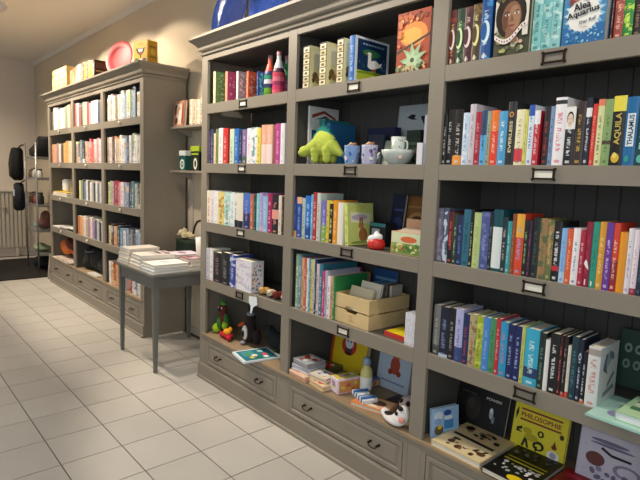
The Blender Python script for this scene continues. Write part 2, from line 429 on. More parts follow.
ORD = ['first', 'second', 'third', 'fourth', 'fifth', 'sixth', 'seventh', 'eighth', 'ninth', 'tenth', 'eleventh', 'twelfth', 'thirteenth', 'fourteenth', 'fifteenth', 'sixteenth', 'seventeenth', 'eighteenth', 'nineteenth', 'twentieth'] + \
      ['twenty-'+x for x in ('first', 'second', 'third', 'fourth', 'fifth', 'sixth', 'seventh', 'eighth', 'ninth')] + ['thirtieth'] + ['thirty-'+x for x in ('first', 'second', 'third', 'fourth', 'fifth', 'sixth', 'seventh', 'eighth', 'ninth')] + ['fortieth', 'forty-first', 'forty-second']
LEV = ['top', 'second', 'third', 'fourth', 'bottom']; COLN = ['left', 'middle', 'right']
def full(h): return h if len(h) == 6 else ''.join(c*2 for c in h)
NB = [0]
def book_geo(t, d, h, parent, cover, ink, spine=None, band=None, prt=(0, 0, .6), artf=0, hard=True, simple=False, pages=None):
    bm = bmesh.new(); uvl = bm.loops.layers.uv.new('UVMap'); w = min(.0025, t*.15)
    bul = .003 if hard else .001
    out = [(0, d), (0, .004), (t*.22, .0012), (t*.5, .0), (t*.78, .0012), (t, .004), (t, d), (t-w, d), (t-w, .006), (w, .006), (w, d)]
    lo = [bm.verts.new((a, b, 0)) for a, b in out]; hi = [bm.verts.new((a, b, h)) for a, b in out]
    n = len(out)
    quads = [(0, 1, 9, 10), (1, 2, 9), (2, 3, 9), (3, 8, 9), (3, 4, 8), (4, 5, 8), (5, 6, 7, 8)]
    def uvset(f, isf):
        for l in f.loops:
            l[uvl].uv = (l.vert.co.x/t, l.vert.co.z/h) if isf else (-1, -1)
    for i in range(n):
        f = bm.faces.new([lo[i], lo[(i+1) % n], hi[(i+1) % n], hi[i]]); uvset(f, 1 <= i <= 4)
    for q in quads:
        uvset(bm.faces.new([hi[i] for i in q]), False); uvset(bm.faces.new([lo[i] for i in q[::-1]]), False)
    e = .003 if hard else .0006
    if simple:
        k = len(bm.faces); box(bm, w, t-w, .006, d-e, e, h-e, 1)
        for f in bm.faces:
            if f.material_index == 1: uvset(f, False)
    o = mesh_obj('cover', bm, [JACKET, PAGES], parent)
    o['cover_colour'] = rgb(cover); o['ink_colour'] = rgb(ink); o['spine_colour'] = rgb(spine or cover)
    o['band_colour'] = rgb(band or cover); o['print'] = tuple(float(x) for x in prt); o['art'] = float(artf)
    if not simple: bx('pages', (w+.0001, t-w-.0001, .0061, d-e, e, h-e), pages or PAGES, parent)
    return o
def auto_ink(c):
    l = sum(rgb(c)); return 'f0ece0' if l < 1.1 else '2a2428'
def book(X, Y, Z, t, h, cover, ink=None, label=None, d=None, lean=0, yaw=0, right=None, texts=None, simple=False, group=None, **kw):
    d = d or min(.33, h*.66); NB[0] += 1
    ink = ink or auto_ink(cover)
    if simple:
        o = book_geo(t, d, h, None, cover, ink, simple=True, **kw); o.name = 'book'; o.data.name = 'book'
        o.location = (X, Y, Z); b = o
    else:
        b = empty(NAME[0], loc=(X, Y, Z)); cv = book_geo(t, d, h, b, cover, ink, **kw)
        if texts: art(b, texts(t, h), (0, -.0006, 0), (1, 0, 0), (0, 0, 1), 'spine_print')
        if right: art(b, right(d, h), (t, 0, 0), (0, 1, 0), (0, 0, 1))
    if lean:   # leaning to the left (negative) about the bottom left or right edge
        b.rotation_euler = (0, R(lean), 0)
        if lean > 0: b.location.z += 0
        b.location.z += abs(math.sin(R(lean)))*t*(1 if lean > 0 else 0)
    tag(b, (label or '').replace(' book,', ' %s,' % NAME[0].replace('_', ' ')), NAME[0].replace('_', ' '), group); return b
NAME = ['book']
def row(x0c, bc, c, r, Yf, items, org, s, rx=None, cnt0=0):
    """items: (x left at the foot [zoomed px], y top [zoomed px], colour, ink, opts)"""
    oy = NY if bc == 'near' else FY
    z = ZT[r] if r < 4 else ZS; Y = oy+Yf; out = []
    for k, it in enumerate(items):
        if it[2] is None: continue
        xl = org[0]+it[0]/s
        opts = dict(it[4]) if len(it) > 4 else {}
        xr = opts.pop('xr', None)
        if xr is None: xr = items[k+1][0] if k+1 < len(items) else rx
        xr = org[0]+xr/s
        X0, X1 = Xat(xl, Y, z), Xat(xr, Y, z)
        X0 = max(X0, OPEN[c][0]+(NX if bc == 'near' else FX)+.001); X1 = min(X1, OPEN[c][1]+(NX if bc == 'near' else FX)-.0005)
        if X1-X0 < .004: continue
        # height from the pixel of the top edge
        zt = z; lo, hi = z, z+.5
        dirp = None
        for _ in range(30):
            m = (lo+hi)/2; d = Vector((X0, Y, m))-CAM; py = 240-F_PX*d.dot(up)/d.dot(fw)
            if py > org[1]+it[1]/s: lo = m
            else: hi = m
        h = opts.pop('h', None) or (lo+hi)/2-z
        maxh = ((ZB[r-1] if r else ZTOP)-z)-.012
        h = min(h, maxh)
        lab = opts.pop('label', None) or '%s %s book, %s from the left, %s shelf, %s column, %s bookcase' % (
            'thick' if X1-X0 > .045 else 'slim' if X1-X0 < .02 else 'tall' if h > .235 else 'upright', cname(full(it[2])), ORD[k+cnt0], LEV[r], COLN[c], bc)
        out.append(book(X0+.0004, Y+opts.pop('dy', 0), z+.0003, X1-X0-.0008, h, full(it[2]), full(it[3]) if it[3] else None, lab,
                        group=None, **opts))
    return out
def O(**k): return k
bandb = lambda c, a=0, b=.25, **k: dict(band=c, prt=(a, b, .6), **k)

# ---- near, right column ---------------------------------------------------
def curl_spine(c1, c2):
    return lambda t, h: [('e', c1, t*.5, h*.46, t*.42, h*.19), ('e', c2, t*.36, h*.47, t*.3, h*.15), ('r', 'e8e4dc', t*.42, h*.02, t*.58, h*.11)]
N31 = [(35, 70, '5c2a26', 'd8b070', O(band='8c3a2c', artf=1, texts=curl_spine('f2e8da', '6e2a24'))), (87, 60, '28422c', 'cfe0a8', O(band='3f6a3c', artf=1, texts=curl_spine('d8eab0', '2c4a30'))),
       (137, 50, '45242a', 'e0c0b8', O(band='6a3a3a', artf=1, texts=curl_spine('e6d4d0', '4a2a2c'))), (190, 30, '4a3a1c', 'e8dc9c', O(band='7a6230', artf=1, texts=curl_spine('e8e0a0', '54441f'))),
       (243, 0, '1d4f8c', 'd8eef8', O(band='3a86c8', artf=1, xr=312, texts=curl_spine('cfeaf6', '1f5a9a')))]
def star_off(items): return items
B31 = row(0, 'near', 2, 0, .012, N31, (440, 0), 6.4)
N31b = [(305, -30, '7fc0bc', '2f6a70', O(band='b8dcd4', artf=1)), (333, -30, '6fb6b8', '2f6a70', O(band='a8d4d0', artf=1)), (362, -30, '8cc8c6', '2f6a70', O(band='c2e4de', artf=1, xr=392)),
        (545, -20, '4a2024', 'e8b8a0', O(xr=553)), (555, -14, '9c4a40', 'f0c8b0', O(band='c4705c', artf=1)), (583, -14, '2c8a3c', 'e8f060', O(band='a8d850', artf=1)), (613, -10, '241a18', 'a08060'), (640, -10, '56323a', 'd0b0a0', O(xr=660)), ]
B31b = row(0, 'near', 2, 0, .012, N31b, (430, 0), 3.048, cnt0=6)
N32 = [(22, 130, '15120f', 'e8e4dc', O()), (60, 95, '1a1614', 'c8c4c0'), (103, 95, '1c1512', 'd8d4d0', O(band='f09a3c', prt=(0, .17, .6))), (160, 115, 'c8dcf0', '7c98b8', O(band='e4eef8', artf=1)),
       (200, 60, 'cfc6cc', '9a8898'), (238, 110, 'a81e34', 'd8a0a0'), (275, 100, '5fb0e8', '1a2a40', O(band='2a4a70', prt=(.55, 1.1, .6))), (312, 105, 'a0aa8c', '4a5240'), (338, 100, 'e8442c', 'f8c8a8', O(band='f07828', prt=(.62, 1.1, .6))),
       (387, 105, '4fa4d4', 'e8f4fa'), (440, 45, '2c2c30', 'c8a050', O(prt=(0, 0, 0), texts=lambda t, h: [('t', 'dccf9f', 'EVERLESS', t*.68, h*.2, h*.5, t*.36, 90), ('e', 'c88a3c', t*.5, h*.8, t*.28, h*.045), ('e', '2c2c30', t*.5, h*.8, t*.14, h*.02)], label='black book with gold title EVERLESS and gold ring on the spine')),
       (495, 95, 'f0e8c0', '8a8060', O(band='d8404c', prt=(.06, .3, .6), xr=548)), (549, 95, 'dcd870', '7a7830', O(xr=572)), (573, 65, 'dce8f4', '2a50a8', O(band='2a58b4', prt=(.82, 1.1, .6))), (610, 100, 'c42a34', 'f0e0e0', O(band='ececec', prt=(.75, 1.1, .6), xr=648))]
B32 = row(0, 'near', 2, 1, .012, N32, (435, 95), 6.4)
face_spine = lambda t, h: [('r', 'f0eeea', 0, h*.62, t, h), ('e', '2a2420', t*.5, h*.80, t*.36, h*.12), ('e', 'e8cdb8', t*.5, h*.775, t*.3, h*.11), ('r', '3a2a24', t*.3, h*.79, t*.42, h*.80), ('r', '3a2a24', t*.58, h*.79, t*.7, h*.80), ('r', 'a86a5c', t*.4, h*.715, t*.6, h*.725)]
N32b = [(0, 105, '1c1a1c', 'b83038', O(dy=0)), (38, 105, '7f96bc', '33465f'), (65, 50, 'f2eff0', 'd85a7c', O(band='2a2a2c', prt=(.9, .96, .9))), (138, 110, '17171a', 'f0f0f0', O(band='f0eeea', prt=(.62, 1.1, .6), texts=face_spine, label='black and white book with a man\'s face printed on its spine')),
        (200, 75, '3a2c28', 'c8a848'), (262, 50, '1a1f30', 'e8e8f0', O(band='f4f4f4', prt=(.72, .85, .6), xr=300)), (303, 90, 'd83a30', 'f0a090'), (335, 60, 'dfe0a4', '50604a', O(band='f08060', prt=(.9, 1.1, .6))), (378, 60, '8aa868', '50703a', O(band='4a2c28', prt=(.32, .38, .6))),
        (432, 40, '14120e', 'e8dc50', O(band='f0e24c', prt=(.78, 1.1, 0), texts=lambda t, h: [('t', 'c8b45c', 'AQUILA', t*.82, h*.3, h*.46, t*.55, 90), ('e', 'dcb93c', t*.5, h*.11, t*.32, h*.07), ('e', 'f4e070', t*.44, h*.15, t*.16, h*.04)], label='black and yellow book titled AQUILA on the second shelf, right column')),
        (515, 45, '1c6ca4', 'eaf4fa', O(band='3a8cc0', prt=(0, 0, 0), texts=lambda t, h: [('r', 'e4eef2', t*.2, h*.28, t*.85, h*.76), ('t', '15334c', 'THALAMUS', t*.74, h*.3, h*.44, t*.42, 90), ('e', '2f9c94', t*.4, h*.1, t*.2, h*.05)], label='blue book titled THALAMUS in a white box on the spine')),
        (595, 40, '15444c', 'a8e0d8', O(prt=(0, 0, 0), texts=lambda t, h: [('t', 'a4dcd0', 'ELANUS', t*.82, h*.24, h*.5, t*.5, 90), ('e', '5fb8a8', t*.5, h*.1, t*.3, h*.06)], label='dark teal book titled ELANUS at the right end of the second shelf')), (670, 60, '3a2c48', 'd0c0d8', O(xr=705))]
B32b = row(0, 'near', 2, 1, .012, N32b, (540, 90), 6.4, cnt0=15)
N33 = [(20, 50, '6a6478', 'a8a4b0', O(band='8c8498', artf=1)), (66, 50, '4c5468', 'dce4f0', O(band='c8d4e4', artf=1)), (100, 75, '5c1c24', 'e05a50', O(band='181418', prt=(0, .4, .8))), (133, 85, '2c3c28', 'b0c8a0'), (157, 95, '1f2f5a', '6a88d8'), (193, 60, '2f6c80', '184450'),
       (238, 60, '141414', 'e0d890', O(xr=258)), (259, 80, 'bccf86', 'a0b060'), (305, 75, '4f5c96', '8c98cc', O(band='6c78ac', artf=1)), (358, 88, '1c2024', '8c98a8'), (380, 60, '14505a', 'e8f0ee', O(band='e4ece8', prt=(.05, .72, 0))), (440, 110, '1c343c', 'd8b8b0'),
       (472, 135, '3aa0a4', 'c8e8e0'), (500, 88, '93502c', 'c87840'), (525, 88, 'e04a2c', '8cb0dc', O(band='f0b03c', prt=(.62, 1.1, .9))), (577, 130, '1a1c1a', '9cd080'), (606, 130, '38203c', 'a04878', O(xr=629))]
B33 = row(0, 'near', 2, 2, .012, N33, (430, 200), 6.4)
N33b = [(300, 84, '1c2420', '506058'), (322, 86, 'a07c50', '5c7050', O(band='606c48', artf=1)), (345, 90, '6c7448', 'd0b880', O(band='a88850', artf=1)), (364, 95, '18181c', 'f0f0f0', O(band='c83038', prt=(.18, .26, .9), xr=387))]
B33b = row(0, 'near', 2, 2, .012, N33b, (430, 190), 3.048, cnt0=17)
N33c = [(109, 20, '8cbcec', '5c8cc8', O(band='b8d4f0', prt=(0, .2, .1))), (147, 25, 'e8602c', 'f8d0a0'), (182, 20, 'f4f2f0', '3a6ab0', O(prt=(0, 0, .2))), (228, 35, 'b42340', 'f0b8c0'), (262, -20, '8c1c38', 'c83850', O(texts=lambda t, h: [('p', 'f4eef0', [(t*.1, h*.36), (t*.5, h*.30), (t*.95, h*.27), (t*.8, h*.33), (t*.6, h*.40), (t*.35, h*.42)]), ('r', 'f0e0e0', t*.4, h*.03, t*.6, h*.12)])),
       (303, -20, '2a9a84', '1c6c5c', O(texts=lambda t, h: [('r', 'e8f0e0', t*.35, h*.03, t*.6, h*.1)])), (344, -20, 'dfa032', 'f4dca0'), (387, -15, '6a3a9c', 'e0c8f0'), (432, -12, 'd8442c', 'f4d8b8', O(band='9c2430', prt=(0, .45, .8))), (474, 45, 'eb9a22', 'f4d890', O(prt=(0, 0, .0))),
       (526, 22, 'e6e4ea', '8888a8'), (562, 30, 'efdfe4', 'c08098', O(band='9c2838', prt=(0, .1, .3))), (603, 5, '1c2c3c', '50687c'), (640, 0, '2c4450', 'a0b8c0', O(xr=672))]
B33c = row(0, 'near', 2, 2, .012, N33c, (540, 225), 6.4, cnt0=21)
N34 = [(20, 60, '7c7c78', 'c0bcb0', O(band='50504c', prt=(0, .2, .4))), (62, 72, '1c2034', '8898c0', O(band='c8d8e8', prt=(0, .06, .9))), (117, 80, '1c1a1c', 'a0a0a0'), (157, 85, 'b8b8e0', '5c64a0', O(band='3a4a80', prt=(0, .28, .4))), (205, 118, '24305c', 'b04850'), (245, 120, 'b8a87c', 'a03838', O(band='8c8058', artf=1)),
       (290, 132, 'a8b838', '606c1c', O(band='c8d458', artf=1)), (332, 142, '4a8cd4', '8cb8e8'), (375, 148, '4c9460', '2c5c3c'), (412, 150, 'c8303c', 'f0c8c0'), (440, 170, '2c9ccc', 'd87080'), (487, 186, '1c2458', 'a0b0e0'), (530, 196, '1e2660', 'a8b4e4'), (573, 200, 'c8d070', '687030'), ]
B34 = row(0, 'near', 2, 3, .012, N34[:-1] + [(573, 200, 'c8d070', '687030', O(xr=597))], (428, 295), 6.4)
N34b = [(8, 15, '3ab0d0', 'e0f4f8', O(band='28406c', prt=(.14, .32, .6))), (80, 40, '1c2c28', '70a090'), (113, 78, 'f0eee8', 'c0c0c0', O(prt=(0, 0, .01))), (137, 42, '181a1c', 'f0f0f0'), (186, 55, '3c1c20', 'd86858'), (206, 60, '241c1c', 'b0a8a0', O(band='c83838', prt=(0, .07, .5))), (230, 110, 'e8e4d4', 'c08050', O(band='d85038', prt=(0, .12, .5))),
        (248, 60, '1f3c48', '508890'), (284, 75, '1c2236', 'd0d8e8', O(texts=lambda t, h: [('e', 'd0d8e8', t*.5, h*.72, t*.3, h*.05), ('e', '1c2236', t*.5, h*.72, t*.18, h*.03)])), (310, 140, '1a1c28', 'e8e8f0', O(band='d07848', prt=(0, .07, .5))), ]
B34b = row(0, 'near', 2, 3, .012, N34b[:-1] + [(310, 140, '1a1c28', 'e8e8f0', O(band='d07848', prt=(0, .07, .5), xr=333))], (520, 325), 5.333, cnt0=14)
def box_cover(d, h):
    return [('e', 'a8b4bc', d*.42, h*.72, d*.22, h*.1, 20), ('p', '606c74', [(d*.2, h*.6), (d*.3, h*.85), (d*.42, h*.88), (d*.35, h*.7), (d*.45, h*.5)]), ('p', '707a80', [(d*.5, h*.25), (d*.85, h*.45), (d*.8, h*.5), (d*.5, h*.33)]), ('p', '88949c', [(d*.3, h*.12), (d*.9, h*.2), (d*.8, h*.28), (d*.3, h*.2)]), ('e', '70808c', d*.62, h*.8, d*.16, h*.06, -30)]
B34c = row(0, 'near', 2, 3, .006, [(336, 112, 'dcdedc', 'c8705c', O(xr=402, band='a89c94', prt=(.86, .97, 1.2), right=box_cover, d=.17, label='thick white book at the row end with grey sketches on its cover'))], (520, 325), 5.333, cnt0=24)

# ---- near, middle column ----
def collage(d0):
    return lambda t, h: [('r', '2e2a22', 0, 0, t, h)] + [('r', ['e4d8b0', 'cfc294', 'ece2c0', 'd8cca4'][i % 4], t*.06, h*(.02+i*.138), t*.94, h*(.14+i*.138)) for i in range(7)] + \
                        [('e', '6a5a3c', t*.5, h*(.085+i*.135), t*.22, h*.03) for i in range(7)]
def collage_cover(d, h):
    return [('r', 'f6eeb0', 0, 0, d*.95, h), ('r', 'f8f2d0', d*.12, h*.5, d*.8, h*.9), ('e', '8c6c40', d*.2, h*.3, d*.1, h*.1), ('e', 'b08c50', d*.3, h*.22, d*.1, h*.08), ('e', '6a5030', d*.14, h*.2, d*.05, h*.06)]
row(0, 'near', 1, 0, .012, [(90, 187, '4a4030', 'e8dca0', O(xr=116, d=.2, texts=collage(0), right=collage_cover, label='first of three collage-spined volumes on the top shelf, middle column')),
     (155, 173, '4a4030', 'e8dca0', O(xr=182, d=.2, texts=collage(0), right=collage_cover, label='second of three collage-spined volumes on the top shelf, middle column')),
     (224, 157, '4a4030', 'e8dca0', O(xr=250, d=.2, texts=collage(0), right=collage_cover, label='third collage-spined volume, touching the blue goose book'))], (280, 0), 4)
def goose(d, h):
    return [('r', 'e8eef4', 0, 0, d, h), ('r', '17365a', d*.07, h*.05, d*.93, h*.95), ('r', 'b8c83c', d*.07, h*.05, d*.93, h*.27), ('p', '7a9a2c', [(d*.07, h*.24), (d*.5, h*.29), (d*.93, h*.26), (d*.93, h*.22), (d*.07, h*.2)]), ('e', '3c7a4c', d*.48, h*.68, d*.26, h*.08)] + \
        scatter(['3f6a7c', '5c8c8c', '2c5c50'], d*.08, h*.3, d*.92, h*.62, 26, .003, .008, 5) + \
        [('e', 'f6f4ee', d*.52, h*.43, d*.17, h*.095, 12), ('p', 'f6f4ee', [(d*.36, h*.42), (d*.36, h*.66), (d*.44, h*.68), (d*.46, h*.5), (d*.55, h*.42)]), ('e', 'f6f4ee', d*.4, h*.66, d*.06, h*.035),
         ('p', 'f6f4ee', [(d*.62, h*.44), (d*.78, h*.52), (d*.74, h*.42), (d*.6, h*.36)]), ('p', 'e89030', [(d*.35, h*.67), (d*.26, h*.65), (d*.35, h*.64)]), ('r', 'e89030', d*.5, h*.26, d*.52, h*.36), ('r', 'e89030', d*.57, h*.26, d*.59, h*.36)] + \
        [('r', '88a8c0', d*(.2+.08*i), h*.83, d*(.26+.08*i), h*.87) for i in range(8)]
row(0, 'near', 1, 0, .012, [(270, 145, '2a6cb4', 'a8c8e8', O(xr=295, d=.25, right=goose, label='blue picture book with a white goose on its cover, top shelf, middle column'))], (280, 0), 4)
# row 2
row(0, 'near', 1, 1, .09, [(52, 75, '34508c', 'e0e0e8', O(band='d8dce8', prt=(.6, .9, .5), xr=63)), (65, 100, 'b83040', 'f0c8c0', O(xr=92, band='d8d8e0', prt=(.75, 1.1, .5))), (96, 60, 'f0f0ec', 'c04838', O(xr=110, d=.23, label='tall white book behind the green dinosaur plush', right=lambda d, h: [('p', 'a84838', [(d*.1, h*.86), (d*.5, h*.95), (d*.9, h*.84), (d*.9, h*.8), (d*.5, h*.9), (d*.1, h*.8)]), ('p', '3c3c40', [(d*.2, h*.78), (d*.55, h*.86), (d*.85, h*.76), (d*.55, h*.82)]), ('r', '305080', d*.1, h*.1, d*.9, h*.6)])),
     (150, 118, '2c7c80', 'e8f0e8', O(xr=172, d=.2)), (176, 132, '2a6c9c', 'e8f0e8', O(xr=192, d=.2))], (280, 90), 4)
# row 3
def hare(d, h):
    return [('r', 'd6e07c', 0, 0, d, h), ('p', 'eef0c8', [(d*.1, h*.55), (d*.9, h*.5), (d*.9, h*.75), (d*.1, h*.8)]), ('e', 'c8b4c8', d*.45, h*.66, d*.3, h*.07), ('e', 'a8703c', d*.58, h*.24, d*.17, h*.17), ('e', 'b88048', d*.5, h*.46, d*.1, h*.07), ('e', '98602c', d*.47, h*.58, d*.03, h*.09, -8), ('e', '98602c', d*.55, h*.58, d*.03, h*.09, 8), ('e', '8ca050', d*.5, h*.06, d*.4, h*.03)]
row(0, 'near', 1, 2, .012, [(58, 100, '283c8c', '90a0d8', O(band='e8a030', prt=(0, .16, .5), xr=84)), (85, 95, '2c50a0', 'b0c0e8', O(band='e8b48c', prt=(.84, 1.1, .5), xr=125)), (127, 105, 'b8c8b8', '607060'), (152, 85, '2a74cc', 'c8e0f8', O(band='1c4c9c', prt=(0, .3, .5))), (196, 75, '6cc0e0', 'f0f8fa'), (212, 58, 'b8343c', 'f0c8c0'), (243, 65, 'c8d8cc', 'd04848', O(xr=272)),
     (283, 125, '7c6cc0', 'e0e0f0', O(band='8cb048', prt=(0, .4, .5))), (320, 122, 'e4d050', '605020', O(xr=343)), (344, 125, '28201c', 'f0e8a0', O(band='e8c838', prt=(.93, 1.1, 1.2), xr=372)), (373, 122, 'ea9a24', 'f8e0a0'), (410, 140, 'f0ecdc', 'c0b080', O(xr=452, prt=(0, 0, .01)))], (285, 185), 8)
row(0, 'near', 1, 2, .012, [(476, 148, 'd6e07c', '708030', O(xr=506, d=.19, lean=-5, right=hare, label='lime picture book with a brown animal print, leaning at the row end'))], (285, 185), 8, cnt0=13)
NAME[0] = 'picture_book'
# row 4: thin picture books, stepped down to the right
cl = [(57, 70, '8cac90'), (70, 76, '6c8ca0'), (80, 100, 'd8a878'), (90, 98, 'c8644c'), (100, 105, 'f0ece4'), (108, 104, '5c98c8'), (116, 112, 'd8cc50'), (124, 110, 'd8d4c0'), (131, 120, '2c4068'), (139, 150, 'e0c8cc'), (150, 152, '3c7c90'), (163, 208, 'd83c78'), (173, 205, 'b8b8c8'), (183, 248, 'f0f0ee'), (195, 252, 'd8a078'), (206, 255, '2c8c48')]
row(0, 'near', 1, 3, .015, [(x, (245+yt/8-230)*4, c, None, O(d=.25 + (k % 3)*.02, hard=True)) for k, (x, yt, c) in enumerate(cl)] + [(213, 0, None, None)], (280, 230), 4)
NAME[0] = 'notebook'
# ---- near, left column ----
def stripes(c1, c2, seed):
    return lambda d, h: [('r', c1, d*.02, h*.02, d*.98, h*.98)] + scatter([c2, c1, c2], d*.04, h*.04, d*.94, h*.96, 70, .003, .010, seed)
row(0, 'near', 0, 0, .012, [(88, 82, '5c8a50', 'e8e8c0', O(xr=104, spine='efe0b0', d=.15, right=stripes('6c9458', 'b4cc8c', 1), label='green patterned notebook with cream spine, top shelf, left column')),
     (170, 82, 'd86a88', 'f0c0c0', O(xr=187, spine='e8a080', d=.15, right=stripes('d4507c', 'f0a0b8', 2), label='pink patterned notebook, top shelf, left column of near bookcase')),
     (247, 80, 'b8bcc4', 'e8e8f0', O(xr=262, spine='e8e4e0', d=.13, right=stripes('aab0b8', 'e8ecf0', 3), label='silver grey patterned notebook, top shelf, left column')),
     (318, 80, 'e8643c', 'f8c0a0', O(xr=332, spine='f08860', d=.13, right=stripes('e0603c', 'f8a888', 4), label='orange patterned notebook between grey and blue ones')),
     (392, 80, '2c70b8', 'c0d8f0', O(xr=400, d=.06, right=stripes('2c68b0', '80c8d8', 6), label='blue patterned notebook just left of the painted bottles'))], (200, 60), 6.957)
NAME[0] = 'book'
row(0, 'near', 0, 1, .012, [(42, 110, '48305c', 'a090c0'), (60, 100, '38486c', 'a0b0d0', O(xr=76)), (78, 130, 'efd8a4', 'a08850'), (93, 100, '7c8c50', '50602c', O(xr=110)), (112, 95, 'f2eeea', 'c0a0a0'), (143, 95, 'cf3434', 'f0b0a8', O(xr=178)), (192, 100, 'cfe4c4', '607c60'), (222, 98, '3472bc', 'b0d0f0', O(xr=256)), (258, 108, '2c3458', 'a0a8d0'), (280, 105, '84709c', 'd8c8e0', O(band='4a6c50', prt=(0, .2, .4))), (313, 95, 'f2eef2', 'd090b0'),
     (345, 90, 'f4f4f4', '4878a0', O(band='8cb8b0', artf=1)), (384, 95, 'ecdc60', '907c20', O(xr=410)), (415, 72, 'ecb094', 'f4dccc', O(band='f4d8d0', prt=(0, .5, .3))), (455, 70, 'efbca0', 'f6e0d0', O(band='f6e0d8', prt=(0, .5, .3), xr=492)), (515, 62, 'c04896', 'f0b8d8', O(band='e890c0', prt=(0, 0, .5))), (549, 60, 'f2f0f0', 'c0c0c8', O(xr=580))], (202, 115), 7.1)
row(0, 'near', 0, 2, -.0, [(24, 60, 'f2e8cc', 'c04878'), (60, 60, 'ece4f0', 'a888c0'), (82, 65, 'f4f4f0', 'd0c8a0'), (110, 70, 'e8d888', '8c6030', O(band='c89850', artf=1)), (152, 70, 'b0dcd0', '203030', O(band='f0f4f0', artf=1)), (195, 75, 'eef4f2', '80b0b8'), (226, 85, 'f0f0ea', '14181c', O(band='181c20', prt=(0, .22, 1))), (247, 80, 'f2e8d4', 'b0a080', O(xr=285, band='1c2430', prt=(0, .2, .01))), (288, 80, '4c78d0', 'c8a0c8', O(band='1c3468', prt=(0, .45, .4))),
     (335, 85, 'c8704c', 'f0c0a0'), (360, 90, '1c4c50', '80b8b0'), (380, 80, '8cd4dc', 'e8f8fa'), (402, 76, 'b8a0d8', 'e8d8f4', O(band='e8a8c8', prt=(0, .15, .5))), (425, 100, '94c4e4', 'd0e8f8'), (458, 82, 'a82458', 'f0b0c8'), (490, 90, '24202c', 'f09888', O(band='e8a090', prt=(.38, .62, 1))), (535, 95, 'e8dcc8', 'a09070'), (557, 102, '4c2c24', 'c09878', O(xr=573))], (202, 182), 7.1)
def dots(d, h): return scatter(['4f7fb8', 'c84858', '3c4858', '6a9c98', 'e0a050'], .005, .005, d*.85, h*.95, 34, .004, .008, 9)
row(0, 'near', 0, 3, .0, [(83, 95, 'c8c8d4', '8c7c98'), (104, 100, 'f0ece4', 'c04050', O(xr=119)), (121, 115, '1c1c20', 'b08080'), (163, 116, '1e1e22', '909090', O(xr=205)), (207, 130, '34489c', 'e0e0f0', O(band='c8d0e8', artf=1, xr=238))], (190, 230), 5.333)
row(0, 'near', 0, 3, .0, [(240, 150, 'eceaf0', 'b04868', O(xr=322, d=.10, band='d8d4e4', artf=1, prt=(0, 0, .0), right=dots, texts=lambda t, h: scatter(['a8486c', '4858a0', '8c90a8'], .002, .004, t-.002, h-.004, 60, .0012, .0035, 11), label='white gift book with colourful dots beside the toy pile, fourth shelf'))], (190, 230), 5.333, cnt0=6)

# ---- far bookcase: pale rows ----
def frow(c, r, x0, x1, cols, hs, seed, miss=()):
    if c == 0 or (c, r) in ((1, 0), (1, 2), (1, 3)):          # too small to pick apart in the photo
        rr = random.Random(seed); a0, a1 = OPEN[c]; a0 += FX; a1 += FX; a0 += (a1-a0)*x0; w = (a1-a0-.01)/len(cols); bm = bmesh.new(); mats = []
        for k, cc in enumerate(cols):
            h = hs[0]+(hs[1]-hs[0])*rr.random(); x = a0+.005+w*k
            box(bm, x, x+w-.002, FY+.02, FY+.16, ZT[r]+.0003, ZT[r]+h, k); mats.append(pm(cc, .5, noise=.25, scale=25))
            box(bm, x+.003, x+w-.005, FY+.022, FY+.157, ZT[r]+h, ZT[r]+h+.002, len(cols))
        o = mesh_obj('books', bm, mats+[PAGES])
        return tag(o, 'row of pale and tan books on the %s shelf, %s column, far bookcase' % (LEV[r], COLN[c]), 'books', None, 'stuff')
    rr = random.Random(seed); a0, a1 = OPEN[c]; a0 += FX; a1 += FX
    X0 = a0+.004+(a1-a0)*x0; X1 = a0+(a1-a0)*x1-.004
    ws = [rr.uniform(.8, 1.3) for _ in cols]; tot = sum(ws); x = X0
    z = ZT[r] if r < 4 else ZS
    for k, cc in enumerate(cols):
        w = ws[k]/tot*(X1-X0); h = hs[0]+(hs[1]-hs[0])*rr.random()
        if cc:
            bandc = rr.choice(['f0ece8', 'd0b8a0', 'a8b8c8', cc, cc])
            book(x+.0005, FY+.018+rr.uniform(0, .012), z+.0003, w-.001, h, cc, None,
                 '%s %s book, %s from the left, %s shelf, %s column, far bookcase' % ('wide' if w > .075 else 'upright', cname(cc), ORD[k], LEV[r], COLN[c]),
                 simple=True, d=.14, band=bandc, prt=(rr.choice([0, .6]), rr.choice([.2, .3, .9]), .5), artf=rr.choice([0, 0, 1]))
        x += w
W1, W2, CR, PE, PK, SB, GN, TN = 'f4f2ee', 'e8e4dc', 'f0e4c4', 'eab894', 'e48c8c', 'a8c0dc', 'a8c8a0', 'a88c6c'
frow(0, 0, .02, 1, ['6a6058', W1, W1, CR, W1, W1, 'a8b898', CR, TN], (.22, .28), 1)
frow(1, 0, 0, .97, ['c07068', W1, 'd06060', '5a5450', 'b4d8a8', 'd8f0d0', 'c05850', 'd8b0b8', W1, W1, 'd8e0e8', '4c5c78', '9c8c80'], (.21, .26), 2)
frow(2, 0, .02, .97, [CR, W2, 'f0d0d0', W1, TN, W1, '5c6050', W1, 'c8dcec', W1, 'e8f0a8', 'a8c4d8', '3a4048', W1, 'd8d8a8'], (.22, .27), 3)
frow(0, 1, .02, 1, ['e0a070', 'e8a898', 'b09088', W2, '6a4c40', 'ecc078', 'ecb070', 'f0c8a0', CR], (.22, .26), 4)
frow(1, 1, 0, 1, ['f0f0b0', '606878', '8090a0', '3c4450', 'e8c8a8', 'f0a898', 'd84850', 'e87870', 'f0d8d8', 'd8a8b0', 'f0e0e0', '8c7c70'], (.22, .26), 5)
frow(2, 1, .02, .99, ['c8a898', W2, '6c4a40', 'eca080', 'f0b088', 'ecd0a8', W1, W1, 'c4d8f0', '3a5078', W1, 'b0c0a0', W1, 'd8d4cc', W1], (.22, .27), 6)
